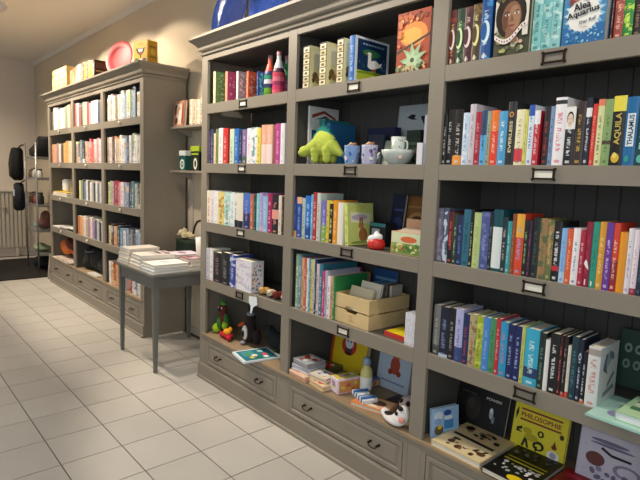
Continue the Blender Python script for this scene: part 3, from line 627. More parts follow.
frow(1, 2, .12, 1, ['ecdc98', '98b098', '50606c', '8c98a8', W1, '484848', W1, 'b8b8b8', '383c44', W2, '707884', 'd8d8d8', '50545c'], (.2, .24), 7)
frow(2, 2, .02, .99, ['ece0a0', 'a8c8a0', 'd0a0a8', 'a03c50', 'b84458', 'e0a0a8', 'f0e0e0', 'b8c8f0', '7c90b0', '384c58', '6c8890', 'c8d0c8', '404c48', 'ecdcb0'], (.22, .25), 8)
frow(1, 3, .04, 1, ['c87c50', 'e8a070', 'f0c090', W2, 'c4a898', 'b088a0', 'e4dcc8', 'a890b8', '6a5c70', 'c0c4c8', '3c3840', W2], (.2, .23), 9)
frow(2, 3, .03, .98, ['ecd8a8', '5c4838', 'eab890', 'e89c74', '3c4c5c', '70a0b8', '88a8c8', 'a8b8d0', '40485c', '8c8c98', '303848', 'd0dce8', 'a8c0d8'], (.19, .22), 10)
frow(2, 4, .04, .52, [W1, 'f0b060', '8c3c20', 'e8a060', 'eca480', 'f0b8a0', 'e8b0a0', W1], (.22, .24), 11)
frow(2, 4, .62, .98, ['b04038', 'e8e4e4', '6a7c98', 'b8c8d8', W1, 'b89868'], (.2, .23), 12)
print('books', NB[0])

# ================================================================ DISPLAY BOOKS
def display(name, label, cat, w, h, t, cover, shapes, loc, lean=0, yaw=0, vs=1, pages_c=None, group=None):
    """book shown by its front: local x 0..w, front face at y=0, z 0..h; lean 90 = lying on its back"""
    e = empty(name, label, cat, group, (loc[0], loc[1], loc[2]+(t*math.sin(R(lean)) if lean else 0)+.0004))
    e.rotation_euler = Euler((R(-lean), 0, R(yaw)), 'XYZ')
    bm = bmesh.new(); c = .0022
    box(bm, 0, w, 0, c, 0, h); box(bm, 0, w, t-c, t, 0, h); box(bm, 0, c, c, t-c, 0, h)
    mesh_obj('cover', bm, pm(cover, .45), e)
    bx('pages', (c+.0001, w-.003, c+.0001, t-c-.0001, .003, h-.003), pages_c or PAGES, e)
    if shapes: art(e, shapes, (0, 0, 0), (1, 0, 0), (0, 0, vs))
    return e
def thin(name, label, cat, w, h, t, cover, shapes, loc, lean=0, yaw=0, bev=0, group=None, printname='print'):
    e = empty(name, label, cat, group, (loc[0], loc[1], loc[2]+t*math.sin(R(lean))+.0004))
    e.rotation_euler = Euler((R(-lean), 0, R(yaw)), 'XYZ')
    bx('body', (0, w, 0, t, 0, h), pm(cover, .55), e, bev=bev)
    if shapes: art(e, shapes, (0, 0, 0), (1, 0, 0), (0, 0, 1), printname)
    return e
z1, z2, z3, z4 = ZT
def span(p0, p1, y, z): a = Xat(p0, y, z); return a, Xat(p1, y, z)-a
# hooded girl cover (front facing)
def enlarge(sh, cx, cy, f=1.28):
    out = []
    for q in sh:
        if q[1] in ('2a2018', '3a2c20', 'a87c60', 'c49a7c', '8c6048', 'ece4d8', '2a3838', '3c281c', '8c5c48', 'a04c44', '7c342e'):
            c = {'a87c60': '8c6248', 'c49a7c': 'a87e60', '8c6048': '6c4632', '2a2018': '20180f', '3a2c20': '2a1c12'}.get(q[1], q[1])
            lim = lambda p: (min(max(cx+(p[0]-cx)*f, .002), 2*cx-.002), cy+(p[1]-cy)*f)
            if q[0] == 'e': a_ = lim((q[2], q[3])); out.append(('e', c, a_[0], a_[1], min(q[4]*f, cx-.004), q[5]*f))
            else: out.append(('p', c, [lim(p) for p in q[2]]))
        else: out.append(q)
    return out
xa, xb = Xat(494, .02, z1), Xat(530, .02, z1); w = xb-xa-.004; h = .27
def girl(w, h):
    s = [('r', '4a4c38', 0, 0, w, h)] + scatter(['8c8c60', '6c7050', 'c8c0a0', '34382c'], 0, 0, w, h, 60, .006, .014, 3)
    s += [('r', 'e4dfd0', w*.82, h*.3, w*.97, h*.98), ('p', 'dcd6c4', [(w*.02, h*.4), (w*.13, h*.45), (w*.12, h*.9), (w*.02, h*.95)])]
    s += [('e', '2a2018', w*.48, h*.66, w*.34, h*.30), ('e', '6c6a40', w*.48, h*.93, w*.3, h*.07), ('e', '3a2c20', w*.48, h*.64, w*.30, h*.26), ('e', 'a87c60', w*.5, h*.62, w*.215, h*.215), ('p', 'a87c60', [(w*.4, h*.46), (w*.62, h*.46), (w*.66, h*.3), (w*.36, h*.3)]),
          ('e', 'c49a7c', w*.56, h*.62, w*.13, h*.16), ('e', '8c6048', w*.36, h*.58, w*.06, h*.12), ('e', 'ece4d8', w*.4, h*.665, w*.055, h*.014), ('e', 'ece4d8', w*.61, h*.67, w*.055, h*.014), ('e', '2a3838', w*.4, h*.665, w*.024, h*.014), ('e', '2a3838', w*.61, h*.67, w*.024, h*.014),
          ('p', '3c281c', [(w*.32, h*.695), (w*.4, h*.712), (w*.47, h*.695), (w*.4, h*.70)]), ('p', '3c281c', [(w*.55, h*.70), (w*.62, h*.717), (w*.69, h*.70), (w*.62, h*.705)]),
          ('p', '8c5c48', [(w*.49, h*.66), (w*.52, h*.66), (w*.56, h*.575), (w*.46, h*.57)]), ('e', 'a04c44', w*.51, h*.52, w*.07, h*.014), ('e', '7c342e', w*.51, h*.521, w*.065, h*.004)]
    pts1 = [(w*(.04+.92*i/12), h*(.30-.13*math.sin(math.pi*min(1, i/12*1.25))+.16*(i/12)**2)) for i in range(13)]
    s += [('p', 'f0e6dc', pts1+[(a, b+h*.085) for a, b in pts1[::-1]])]
    for i in range(1, 12): s.append(('e', '8c6068', pts1[i][0], pts1[i][1]+h*.042, w*.022, h*.016))
    s += [('e', 'd8b0a0', w*.8, h*.2, w*.06, h*.03), ('e', 'b0b068', w*.3, h*.08, w*.1, h*.03)]
    return s
display('book', 'large book facing front with a hooded face above a white banner', 'book', w, h, .03, '4a4c38', [('r', '2a2a20', 0, 0, w, h)]+enlarge(girl(w, h*.80), w*.5, h*.50), (xa, .012, z1))
xa, xb = Xat(562, .02, z1), Xat(606, .02, z1); w = xb-xa-.004; h = .24
def alea(w, h):
    s = [('r', '4a86b4', 0, 0, w, h), ('r', '2f6ea8', 0, 0, w, h*.25)]
    s += [('s', '8fc4dc', w*.5, h*.42, w*.5, w*.36, 17), ('s', 'cfe6ec', w*.48, h*.41, w*.46, w*.32, 15), ('e', 'f2f0e8', w*.48, h*.40, w*.38, h*.23)]
    s += scatter(['6cb0d4', '3c84b8', '9cd0e4'], 0, 0, w, h*.2, 30, .002, .006, 8)
    s += [('e', 'c86c50', w*.3, h*.66, w*.1, h*.07), ('e', '6c8c4c', w*.42, h*.70, w*.1, h*.05), ('e', 'd8a048', w*.55, h*.64, w*.08, h*.06), ('e', '8c3c34', w*.2, h*.60, w*.06, h*.05), ('e', '3c6c5c', w*.66, h*.68, w*.07, h*.06),
          ('t', '1c2230', 'Alea', w*.26, h*.445, w*.40, h*.105, 10), ('t', '1c2230', 'Aquarius', w*.12, h*.325, w*.76, h*.11, 10), ('t', '3c5068', 'Der Ruf', w*.42, h*.265, w*.38, h*.045, 10), ('r', '8c6c50', w*.44, h*.22, w*.60, h*.228)]
    return s
display('picture_book', 'blue and white book titled Alea Aquarius facing front', 'book', w, h, .035, '3f7fb4', alea(w, h), (xa, .012, z1))
# orange and green landscape book
xa, xb = Xat(396, .02, z1), min(1.964, Xat(430, .02, z1)); w = xb-xa-.006; h = .262
def landscape(w, h):
    s = [('r', 'a8482c', 0, 0, w, h), ('e', 'e89040', w*.5, h*.62, w*.42, h*.2), ('e', 'f0b050', w*.45, h*.6, w*.3, h*.13), ('p', '4a3424', [(0, h*.32), (w, h*.56), (w, h*.6), (0, h*.37)])]
    s += scatter(['c86838', '7c3824', 'e8a060', '5c3424'], 0, h*.78, w, h, 30, .006, .016, 1) + scatter(['8c3c28', 'd87848'], 0, h*.4, w*.2, h*.9, 10, .006, .012, 2)
    s += [('s', '9cba90', w*.55, h*.2, w*.42, w*.2, 9), ('s', 'b8d0a4', w*.5, h*.17, w*.3, w*.14, 7), ('e', '3c5440', w*.52, h*.19, w*.06, h*.04)] + scatter(['6c8c60', 'c8b080', '5c4c34'], 0, 0, w, h*.16, 20, .005, .012, 4)
    return s
display('picture_book', 'orange and green picture book facing front at the top right of middle column', 'book', w, h, .025, 'a8482c', landscape(w, h), (xa-.006, .024, z1+.0006))

# ---- base shelf, right column ----
a = onz(426, 437, ZS); b_ = onz(455, 432, ZS)
display('book', 'small pale blue book standing against the left side of the lower right compartment', 'book', .15, .135, .02, 'a8c8e8',
        [('r', '9cc4ec', .004, .004, .146, .131), ('e', 'd8e8f4', .035, .1, .025, .02), ('e', '2c50a0', .085, .108, .022, .013), ('r', '4c90d0', .065, .035, .118, .075), ('e', '6c5c38', .035, .035, .026, .022), ('e', 'e0c040', .04, .048, .012, .01), ('e', 'e8f4fa', .09, .085, .024, .01), ('e', '88b0e0', .03, .075, .02, .014)],
        (2.068, .045, ZS), lean=6, yaw=74)
display('book', 'black landscape book standing at the back behind the tan book', 'book', .26, .205, .02, '131211',
        [('e', '2c2824', .09, .12, .04, .07), ('e', '3a3430', .08, .14, .02, .03), ('t', 'c8c4bc', 'POWERI', .15, .185, .075, .014), ('r', '4a4640', .02, .19, .10, .195), ('e', 'a8b0b8', .185, .12, .010, .03), ('e', 'd8dce0', .183, .135, .007, .012), ('e', '708090', .197, .09, .008, .02)],
        (span(453, 508, .27, ZS)[0], .27, ZS), lean=12, yaw=0, vs=.86)
display('book', 'tan illustrated book lying flat at the left of the lower right compartment', 'book', .245, .275, .026, 'e2c694',
        [('r', 'ecd8a8', .004, .004, .24, .14)] + [('p', '2a2018', [(.02, .135), (.225, .125), (.225, .145), (.02, .155)])] + scatter(['2c2018', '5c3c24', '8c5c30', '1c1410'], .01, .01, .235, .125, 15, .006, .02, 21) + scatter(['2c2018', '5c4c34', 'a08050'], .01, .16, .235, .265, 12, .006, .022, 22) + [('e', 'e8dcc0', .14, .06, .01, .01)],
        (2.092, .0, ZS), lean=90, yaw=-1)
display('book', 'black book with yellow stripe and white symbols lying flat', 'book', .20, .29, .024, '141416',
        [('r', 'f0e040', .015, .145, .185, .155), ('r', 'c8b838', .015, .172, .185, .18), ('e', 'f0d020', .13, .025, .035, .022)] + scatter(['f0f0ee', 'd0d0cc', 'b0b0ac'], .01, .04, .19, .14, 26, .004, .011, 31) + scatter(['5a5a58', '7c7c78'], .01, .19, .19, .28, 14, .004, .011, 32),
        (2.352, -.015, ZS), lean=90, yaw=-1)
display('book', 'red book lying flat at the right of the black one', 'book', .2, .27, .022, '9c1c24',
        [('e', 'd04050', .05, .05, .03, .02), ('e', 'e8c060', .12, .1, .03, .02), ('r', 'c83040', .02, .2, .18, .23)], (2.565, .0, ZS), lean=90, yaw=-2)
phw, phh = .235, .255
display('book', 'yellow book titled PHILOSOPHIE standing against the back planks', 'book', phw, .205, .02, 'd8c828',
        [('r', 'e2d432', .003, .003, phw-.003, phh-.003), ('r', '8c2c24', .03, .222, .21, .232), ('r', '8c2c24', .03, .166, .21, .176), ('t', '9c3424', 'PHILOSOPHIE', .032, .185, .175, .026),
         ('p', '22200c', [(.02, .12), (.045, .135), (.045, .115), (.03, .112), (.05, .1), (.02, .098)]), ('e', '22200c', .128, .125, .014, .018), ('e', 'e2d432', .128, .125, .006, .010),
         ('p', '22200c', [(.05, .03), (.06, .08), (.07, .085), (.085, .03), (.075, .03), (.066, .06), (.06, .03)]), ('e', '22200c', .125, .06, .025, .025), ('e', 'e2d432', .125, .057, .014, .013), ('r', '22200c', .112, .03, .122, .055), ('e', '7c2c18', .19, .085, .012, .012), ('p', '7c2c18', [(.19, .12), (.18, .08), (.2, .08)]),
         ('e', 'f0f0e8', .19, .04, .026, .026), ('e', 'a8a8b4', .19, .043, .014, .016), ('p', '22200c', [(.012, .16), (.02, .2), (.018, .235), (.008, .2)]), ('e', '3c3810', .215, .15, .009, .014), ('e', 'b8a81c', .07, .12, .02, .016), ('e', 'b8a81c', .09, .09, .03, .02)],
        (span(509, 560, .27, ZS)[0], .27, ZS), lean=10, yaw=0, vs=.80)
display('picture_book', 'pale lilac sketchbook standing at the lower right corner with a black stroke', 'book', .27, .215, .02, 'b8b4c4',
        [('r', 'ccc8d6', .003, .003, .267, .232), ('p', '1c1a20', [(.08, .165), (.12, .145), (.19, .145), (.19, .155), (.12, .157), (.085, .175)]), ('e', '6c4038', .065, .115, .035, .03), ('e', '8c8498', .18, .1, .05, .03), ('e', 'cdc8d8', .18, .1, .035, .02), ('e', '747088', .11, .2, .07, .008), ('e', '747088', .12, .185, .08, .006)] + scatter(['706c84', '8c88a0', 'c8c4d4'], .005, .005, .265, .1, 24, .004, .014, 41),
        (span(574, 630, .25, ZS)[0], .25, ZS), lean=8, yaw=0, vs=.9)

# ---- fourth shelf right: papers and books beyond the white box book ----
thin('magazine', 'sea green magazine lying flat and overhanging the fourth shelf edge', 'magazine', .20, .25, .006, 'a4d4c8',
     [('r', 'b4dccf', .003, .003, .197, .247), ('e', '8c88b0', .07, .08, .03, .03), ('e', '7a9aa0', .09, .16, .04, .05), ('e', 'd8ece4', .06, .2, .03, .02)], (2.74, -.075, z4), lean=90, yaw=-1)
display('book', 'white-edged green book lying on the sea green magazine', 'book', .125, .2, .028, 'a8d4a4',
        [('r', 'b8dcae', .003, .003, .122, .197), ('e', '5c8c5c', .06, .14, .04, .03), ('e', '8c6c3c', .09, .05, .025, .02), ('r', '4c7c54', .02, .06, .06, .09), ('e', 'e8f0d8', .04, .12, .02, .02)], (2.82, -.045, z4+.0072), lean=90, yaw=-1, pages_c=pm('eeeef0', .9))
display('book', 'dark green board with pale lettering marks standing at the back of the fourth shelf', 'book', .24, .22, .02, '243c34',
        [('r', '2c483e', .003, .003, .237, .217)] + [('e', '8ca494', .03+.036*i, .15, .013, .018) for i in range(6)] + [('e', '2c483e', .03+.036*i, .15, .006, .009) for i in range(6)] + [('e', '7c9484', .03+.036*i, .09, .013, .018) for i in range(6)] + [('e', '2c483e', .03+.036*i, .09, .006, .009) for i in range(6)],
        (2.70, .30, z4), lean=8)

# ---- middle column, second shelf -----------------------------------------
FUR = pm('bccb52', .95, noise=.15, scale=120, bump=.5); FUR2 = pm('2c8c80', .95, noise=.15, scale=120, bump=.5)
def seg_blobs(a, b, ra, rb, n=5):
    a, b = Vector(a), Vector(b); return [((a.lerp(b, i/(n-1))), ((ra+(rb-ra)*i/(n-1)),)*3) for i in range(n)]
dx0, _w = span(301, 330, .03, z2)
dn = empty('dinosaur_plush', 'lime green dinosaur plush with teal back plates, on the second shelf', 'plush toy', loc=(dx0+.048, .05, z2+.004))
S = [((.125, .0, .105), (.082, .042, .066), (0, R(4), 0)), ((.10, 0, .12), (.06, .036, .058))]
S += seg_blobs((.08, .0, .105), (.0, -.012, .072), .046, .030, 5) + [((-.022, -.016, .066), (.042, .031, .032)), ((-.045, -.016, .060), (.026, .026, .024))]
S += seg_blobs((.18, .0, .09), (.245, .008, .05), .040, .016, 5)
for lx, ly in ((.07, -.018), (.165, -.018), (.075, .022), (.17, .022)): S += seg_blobs((lx, ly, .07), (lx, ly, .022), .028, .023, 3)
blob('body', S, FUR, dn, .0055)
bm = bmesh.new(); n_ = 9
pts = []
for i in range(n_*2+1):
    t_ = i/(n_*2); x = .01+.20*t_; z = .100+.072*math.sin(math.pi*min(1, t_*1.02))
    pts.append((x, z+(.030 if i % 2 else .012)*(.6+.6*math.sin(math.pi*t_))))
low = [(.21, .07), (.125, .12), (.05, .10), (.01, .085)]
prism(bm, pts+low, -.008, .006, 'y'); mesh_obj('back_plates', bm, FUR2, dn)
bm = bmesh.new(); ell(bm, (-.045, -.042, .074), (.006, .004, .006)); mesh_obj('eye', bm, pm('101010', .2), dn)

def cup(x, y, label, c1, c2, seed):
    e = empty('cup', label, 'cup', loc=(x, y, z2)); r = .040; h = .094
    bm = bmesh.new(); lathe(bm, [(0, .001), (r*.86, .001), (r*.9, .004), (r, h*.95), (r*1.02, h), (r*.95, h), (r*.85, .01), (0, .008)], 28); mesh_obj('body', bm, pm(c1, .35), e, None, None, True)
    bm = bmesh.new(); rr = random.Random(seed)
    for k in range(30):
        th = rr.uniform(0, 6.28); z = rr.uniform(.015, h*.82); ra = r*(.9+.1*z/h)+.0006; s_ = rr.uniform(.004, .010)
        q = []
        for i in range(8):
            a = 6.28*i/8; tt = th+s_*math.cos(a)/ra; zz = z+s_*math.sin(a)*1.2; q.append(bm.verts.new((ra*1.006*math.cos(tt), ra*1.006*math.sin(tt), zz)))
        bm.faces.new(q).material_index = k % len(c2)
    mesh_obj('glaze_pattern', bm, [pm(c, .35) for c in c2], e)
    # filling: wrapped pieces heaped above the rim
    bm = bmesh.new()
    for k in range(12):
        th = 6.28*k/12*1.7; rad = .008+.018*((k*7) % 5)/5
        ell(bm, (rad*math.cos(th), rad*math.sin(th), h+.002+.010*((k*3) % 4)/4), (.012, .008, .007), (0, rr.uniform(-.5, .5), rr.uniform(0, 3)), k % 3, 8, 6)
    mesh_obj('filling', bm, [pm('c8a078', .7), pm('8c5c3c', .7), pm('e0c8a0', .7)], e)
    bm = bmesh.new(); tube(bm, [(-r*.96, 0, .066), (-r-.018, 0, .06), (-r-.022, 0, .042), (-r-.012, 0, .026), (-r*.9, 0, .022)], .0045, 8); mesh_obj('handle', bm, pm(c2[0], .35), e)
c0 = cup(1.468, .05, 'blue patterned cup with sweets, nearest the dinosaur plush', '88a8d8', ['3c6cb8', 'e8e0d0', 'f0c8a0', 'a8c8e8'], 1)
c1_ = cup(1.590, .05, 'lilac and black patterned cup with sweets, beside the white bowl', 'c8c8e4', ['2c3048', '9c78b8', 'f0f0f0', '6c9c70'], 2)
CER = pm('cfd8d0', .25, noise=.05)
e = empty('bowl', 'white ceramic bowl with a mug standing in it', 'bowl', loc=(1.742, .085, z2))
bm = bmesh.new(); lathe(bm, [(0, .001), (.040, .001), (.042, .006), (.062, .022), (.076, .052), (.080, .070), (.077, .070), (.068, .045), (.048, .018), (0, .012)], 32); mesh_obj('body', bm, CER, e, None, None, True)
bm = bmesh.new(); ell(bm, (.052, -.045, .038), (.012, .004, .014), (R(-20), 0, R(45))); mesh_obj('painted_motif', bm, pm('d8b8a0', .4), e)
e = empty('mug', 'white mug with pale sprig pattern standing in the bowl', 'mug', loc=(1.742, .085, z2+.0135))
bm = bmesh.new(); lathe(bm, [(0, .0005), (.028, .0005), (.031, .05), (.037, .118), (.034, .118), (.028, .01), (0, .008)], 28); mesh_obj('body', bm, CER, e, None, None, True)
bm = bmesh.new(); rr = random.Random(4)
for k in range(14):
    th = rr.uniform(3.2, 6.2); z = rr.uniform(.06, .11); ra = .031+.006*(z-.05)/.068+.001
    q = [bm.verts.new((ra*math.cos(th+.07*math.cos(6.28*i/6)), ra*math.sin(th+.07*math.cos(6.28*i/6)), z+.004*math.sin(6.28*i/6))) for i in range(6)]
    bm.faces.new(q)
mesh_obj('sprig_pattern', bm, pm('8ca098', .4), e)
bm = bmesh.new(); tube(bm, [(.033, 0, .10), (.052, 0, .095), (.055, 0, .07), (.042, 0, .045), (.031, 0, .045)], .0045, 8); mesh_obj('handle', bm, CER, e)
thin('greeting_card', 'grey green card with a red flower behind the white mug', 'card', .11, .13, .004, '8c9884',
     [('r', 'a8b09c', .004, .004, .106, .126), ('e', 'b02c2c', .08, .108, .02, .016), ('e', 'e0c0a0', .08, .108, .007, .006), ('p', '5c7054', [(.01, .02), (.05, .06), (.06, .1), (.02, .07)])], (span(381, 396, .17, z2)[0], .17, z2), lean=12, yaw=0)
thin('art_print', 'large pale card with dark bird shapes leaning at the back of the second shelf', 'picture', .26, .325, .006, '98a4ac',
     [('r', 'c0c8cc', .003, .003, .257, .322), ('p', '1c2024', [(.06, .26), (.09, .275), (.12, .27), (.11, .255), (.13, .245), (.09, .248)]), ('p', '20242a', [(.15, .26), (.18, .265), (.195, .23), (.21, .20), (.22, .17), (.19, .19), (.175, .22)]), ('e', '30383c', .19, .135, .012, .018, 30)], (span(393, 424, .33, z2)[0], .33, z2), lean=5)
thin('gift_box', 'dark navy box at the back behind the cups', 'box', span(366, 393, .24, z2)[1], .20, .05, '1c2448', [('e', 'd8d8e0', .03, .09, .014, .018), ('e', 'e8e8e8', .05, .06, .012, .008, 40), ('e', '606888', .1, .05, .03, .02)], (span(366, 393, .24, z2)[0], .24, z2), lean=0)
thin('picture_book', 'small illustrated book with white shapes standing behind the cups', 'book', .11, .16, .015, '303848', [('e', 'e8e8ec', .05, .08, .02, .015, 30), ('e', 'd8c8b0', .03, .05, .014, .02), ('e', '8c98b0', .08, .04, .018, .012), ('p', 'f0f0f0', [(.06, .02), (.1, .06), (.095, .07), (.055, .03)])], (span(364, 380, .16, z2)[0], .16, z2), lean=10)
thin('tin', 'dark green box with printed bands behind the bowl', 'box', .085, .17, .04, '28382c', [('r', '4c6044', .01, .03, .08, .05), ('r', '4c6044', .01, .07, .08, .085), ('r', '50684c', .01, .1, .08, .112), ('e', '7c2c2c', .072, .07, .008, .03)], (span(405, 418, .17, z2)[0], .17, z2), lean=0)
thin('gift_box', 'small white box standing at the right end of the second shelf', 'box', span(416, 421.5, .02, z2)[1], .095, .02, 'dcdce4', None, (span(416, 421.5, .02, z2)[0], .02, z2))
thin('booklet', 'tall pale grey booklet against the right side of the second shelf', 'booklet', .03, .215, .05, 'b8b8c4', None, (1.93, .03, z2))

# ---- middle column, third shelf ----
e = empty('figurine', 'round red and white figurine beside the lime picture book', 'figurine', loc=(span(376, 380, .06, z3)[0], .06, z3))
bm = bmesh.new(); lathe(bm, [(0, .001), (.034, .001), (.043, .012), (.045, .028), (.038, .045), (.025, .055), (0, .06)], 24); mesh_obj('base', bm, pm('d0342c', .35), e, None, None, True)
blob('snowy_top', [((-.012, -.012, .052), (.028, .024, .02)), ((.014, 0, .062), (.022, .02, .018)), ((-.004, .004, .075), (.014, .014, .016)), ((-.028, -.02, .036), (.014, .012, .012))], pm('f0eef0', .5), e, .004)
e = empty('card_box', 'peach card box with a garden picture on its front, third shelf', 'box', loc=(span(390.5, 420, .03, z3)[0], .03, z3+.001))
bm = bmesh.new(); w, h, t = 1.963-span(390.5, 420, .03, z3)[0], .105, .11
for q in ((0, w, 0, .003, 0, h), (0, w, t-.003, t, 0, h+.055), (0, .003, .003, t-.003, 0, h), (w-.003, w, .003, t-.003, 0, h), (.003, w-.003, .003, t-.003, 0, .003)): box(bm, *q)
mesh_obj('body', bm, pm('e8b890', .7), e)
art(e, [('r', 'd8e0b8', .003, .003, w-.003, h-.003), ('r', '7c9c4c', .003, .003, w-.003, h*.5), ('e', 'd86c3c', w*.55, h*.68, w*.25, h*.14), ('e', 'f0d880', w*.3, h*.4, w*.14, h*.1)] + scatter(['4c7c34', 'a8b850', 'e8e0a0', '5c8c3c', 'c8503c'], .004, .004, w-.004, h*.55, 28, .004, .010, 5), (0, 0, 0), (1, 0, 0), (0, 0, 1), 'printed_label')
bm = bmesh.new()
for k in range(5): box(bm, .006, w-.006, .012+k*.018, .014+k*.018, .004, .10+.004*k)
mesh_obj('cards', bm, pm('f0dcc0', .8), e)
display('picture_book', 'brown gold book standing at the back of the third shelf, middle column', 'book', .19, .265, .02, '7c5028', [('r', '8c5c30', .006, .006, .184, .255), ('e', 'b88c48', .1, .13, .06, .05), ('e', '5c3818', .1, .13, .04, .03), ('r', 'a87c40', .03, .2, .17, .212)], (span(398, 420, .30, z3)[0], .30, z3+.0), lean=8)
display('picture_book', 'dark navy book standing beside the brown one at the back', 'book', .085, .27, .02, '1c2040', [('r', '4c5488', .02, .18, .08, .19), ('e', '343c6c', .05, .1, .03, .05)], (span(387, 397, .27, z3)[0], .27, z3), lean=8)
thin('gift_box', 'teal topped dark box behind the red and white figurine', 'box', .11, .12, .08, '202830', [('r', '3c8c8c', .002, .10, .108, .118), ('r', 'a8b0b8', .015, .05, .07, .09)], (span(369, 388, .16, z3)[0], .16, z3))

# ---- middle column, fourth shelf: crate ----
PINE = pm('dcc18c', .55, noise=.12, scale=9)
cr = empty('wooden_crate', 'pale pine crate with cut-out handle holding books, fourth shelf', 'crate', loc=(1.406, .026, z4+.001))
cr.rotation_euler = (0, 0, R(-2))
cw, cdp, chh = .262, .30, .155
def slat(z0, z1, which, hole=0):
    bm = bmesh.new(); g = .0
    if which in ('f', 'b'):
        y0 = 0 if which == 'f' else cdp-.009
        pts = [(0, z0), (cw, z0), (cw, z1), (0, z1)]
        if hole > 0: pts = [(0, z0), (cw, z0), (cw, z1), (cw*.68, z1), (cw*.63, z1-.014), (cw*.37, z1-.014), (cw*.32, z1), (0, z1)]
        if hole < 0: pts = [(0, z0), (cw*.32, z0), (cw*.37, z0+.014), (cw*.63, z0+.014), (cw*.68, z0), (cw, z0), (cw, z1), (0, z1)]
        prism(bm, pts, y0, y0+.009, 'y')
    else:
        x0 = 0 if which == 'l' else cw-.009
        box(bm, x0, x0+.009, .0095, cdp-.0095, z0, z1)
    mesh_obj('slat', bm, PINE, cr)
for wv in 'fbrl':
    slat(.002, .074, wv, 1 if wv in 'fb' else 0); slat(.081, .153, wv, -1 if wv in 'fb' else 0)
bm = bmesh.new()
for a in (.0095, cw-.0285):
    for b in (.0095, cdp-.0285): box(bm, a, a+.019, b, b+.019, .010, .150)
mesh_obj('corner_posts', bm, PINE, cr); bx('bottom', (.0005, cw-.0005, .0005, cdp-.0005, 0, .0018), PINE, cr)
art(cr, [('e', 'c88c5c', cw*.5, .035, .012, .016), ('e', 'dcc18c', cw*.5, .035, .008, .011), ('r', 'c88c5c', cw*.55, .02, cw*.6, .024)], (0, 0, 0), (1, 0, 0), (0, 0, 1), 'branding_mark')
display('picture_book', 'small cream book with orange animal print leaning out of the crate', 'book', .15, .17, .014, 'eae0c8', [('r', 'efe8d4', .003, .003, .137, .152), ('e', 'b8643c', .07, .11, .045, .018), ('e', 'c87c4c', .045, .12, .02, .015), ('e', 'a8b068', .09, .08, .03, .01)], (1.475, .12, z4+.045), lean=14, yaw=-3)
display('picture_book', 'cream book lying inside the crate behind the front slats', 'book', .17, .13, .012, 'e6dab8', None, (1.44, .075, z4+.06), lean=20, yaw=-3)
for k, (xx, c, hh) in enumerate([(1.435, '3c5c74', .25), (1.70, '000', 0)][:1]): pass
display('picture_book', 'dark teal picture book standing behind the crate front, fourth shelf', 'book', .13, .22, .012, '2c4450', [('r', '48606c', .01, .1, .12, .17), ('e', '8ca0a8', .05, .13, .03, .02)], (span(334, 352, .34, z4)[0], .34, z4), lean=4)
display('picture_book', 'tall blue annual standing at the back behind the crate', 'book', .175, .25, .012, '2c5c94', [('r', '78a4cc', .02, .19, .17, .205), ('r', '78a4cc', .02, .165, .14, .175), ('r', '5c8cbc', .02, .03, .17, .12)], (span(370, 400, .345, z4)[0], .345, z4), lean=4)
for k, c in enumerate(['6ca0c8', '4c84b4', '88b0cc', '7c6048', 'c8c0b0']):
    b = book(1.50+.03*k, .215, z4+.0025, .016, .20, c, None, '%s picture book standing in the crate, %s from the left' % (cname(c), ORD[k]), d=.09)
thin('puzzle_box', 'flat yellow and red box lying right of the crate', 'box', .14, .13, .022, 'c83c34', [('r', 'f0d81c', .004, .004, .136, .126)], (span(384, 404, .045, z4)[0], .045, z4), lean=90, yaw=-3)
wv0 = span(403.5, 417, .012, z4)[0]
for k in range(4):
    book(wv0+.0163*k, .012, z4+.0003, .0155, .15, 'e8e6ec', 'a8a4b8', 'small white volume, %s of the four beside the yellow box' % ORD[k], d=.1, prt=(0, 0, .1), pages=pm('f0eef0', .9))

# ---- middle column, base shelf ----
def cloth_book(w, d, t, seed, label, cols, loc, yaw, tilt=0):
    e = empty('cloth_book', label, 'cloth book', None, (loc[0], loc[1], loc[2]), (R(tilt), 0, R(yaw)))
    rr = random.Random(seed); bm = bmesh.new()
    n = 3
    for k in range(n):
        z0 = t*k/n; box(bm, rr.uniform(0, .006), w-rr.uniform(0, .006), rr.uniform(0, .006), d, z0+.0015, z0+t/n-.001, k % len(cols))
    es = [x for x in bm.edges]; bmesh.ops.bevel(bm, geom=es, offset=.0035, segments=2, affect='EDGES')
    mesh_obj('padded_pages', bm, [pm(c, .95, bump=.2, scale=80) for c in cols], e, None, None, False)
    art(e, [('r', cols[0], .006, .006, w-.006, d-.006)] + scatter(cols[1:]+['e8402c', 'f4f0e8'], .008, .008, w-.008, d-.008, 18, .008, .022, seed), (0, 0, t+.0002), (1, 0, 0), (0, 1, 0), 'fabric_print')
    return e
g = 'soft cloth books stacked at the left of the middle base compartment'
za = ZS+.0005
cloth_book(.17, .15, .034, 1, 'peach and cream cloth book at the bottom of the stack', ['f0c8a8', 'e88860', 'f4ece0'], (1.065, .0, za), -5)
cloth_book(.16, .14, .034, 2, 'white and navy striped cloth book in the middle of the stack', ['e8e8ec', '303848', 'b8c8d0'], (1.07, .012, za+.036), 3)
cloth_book(.15, .14, .03, 3, 'grey cloth book with red and white top of the stack', ['b0b8bc', 'd83c40', 'f0f0ec'], (1.075, .02, za+.072), -4)
cloth_book(.13, .13, .03, 4, 'green and red cloth book leaning behind the stack', ['4c7048', 'c83030', 'e8e0d0'], (1.10, .175, za), 8)
cloth_book(.15, .12, .03, 5, 'orange and cream cloth book lying right of the stack', ['f0d8b0', 'f07838', '8070b0'], (1.238, .002, za), -8)
cloth_book(.14, .11, .03, 6, 'multicoloured cloth book on top of the orange one', ['f4e8d0', 'f09048', '6c7cc0'], (1.235, .008, za+.032), 4)
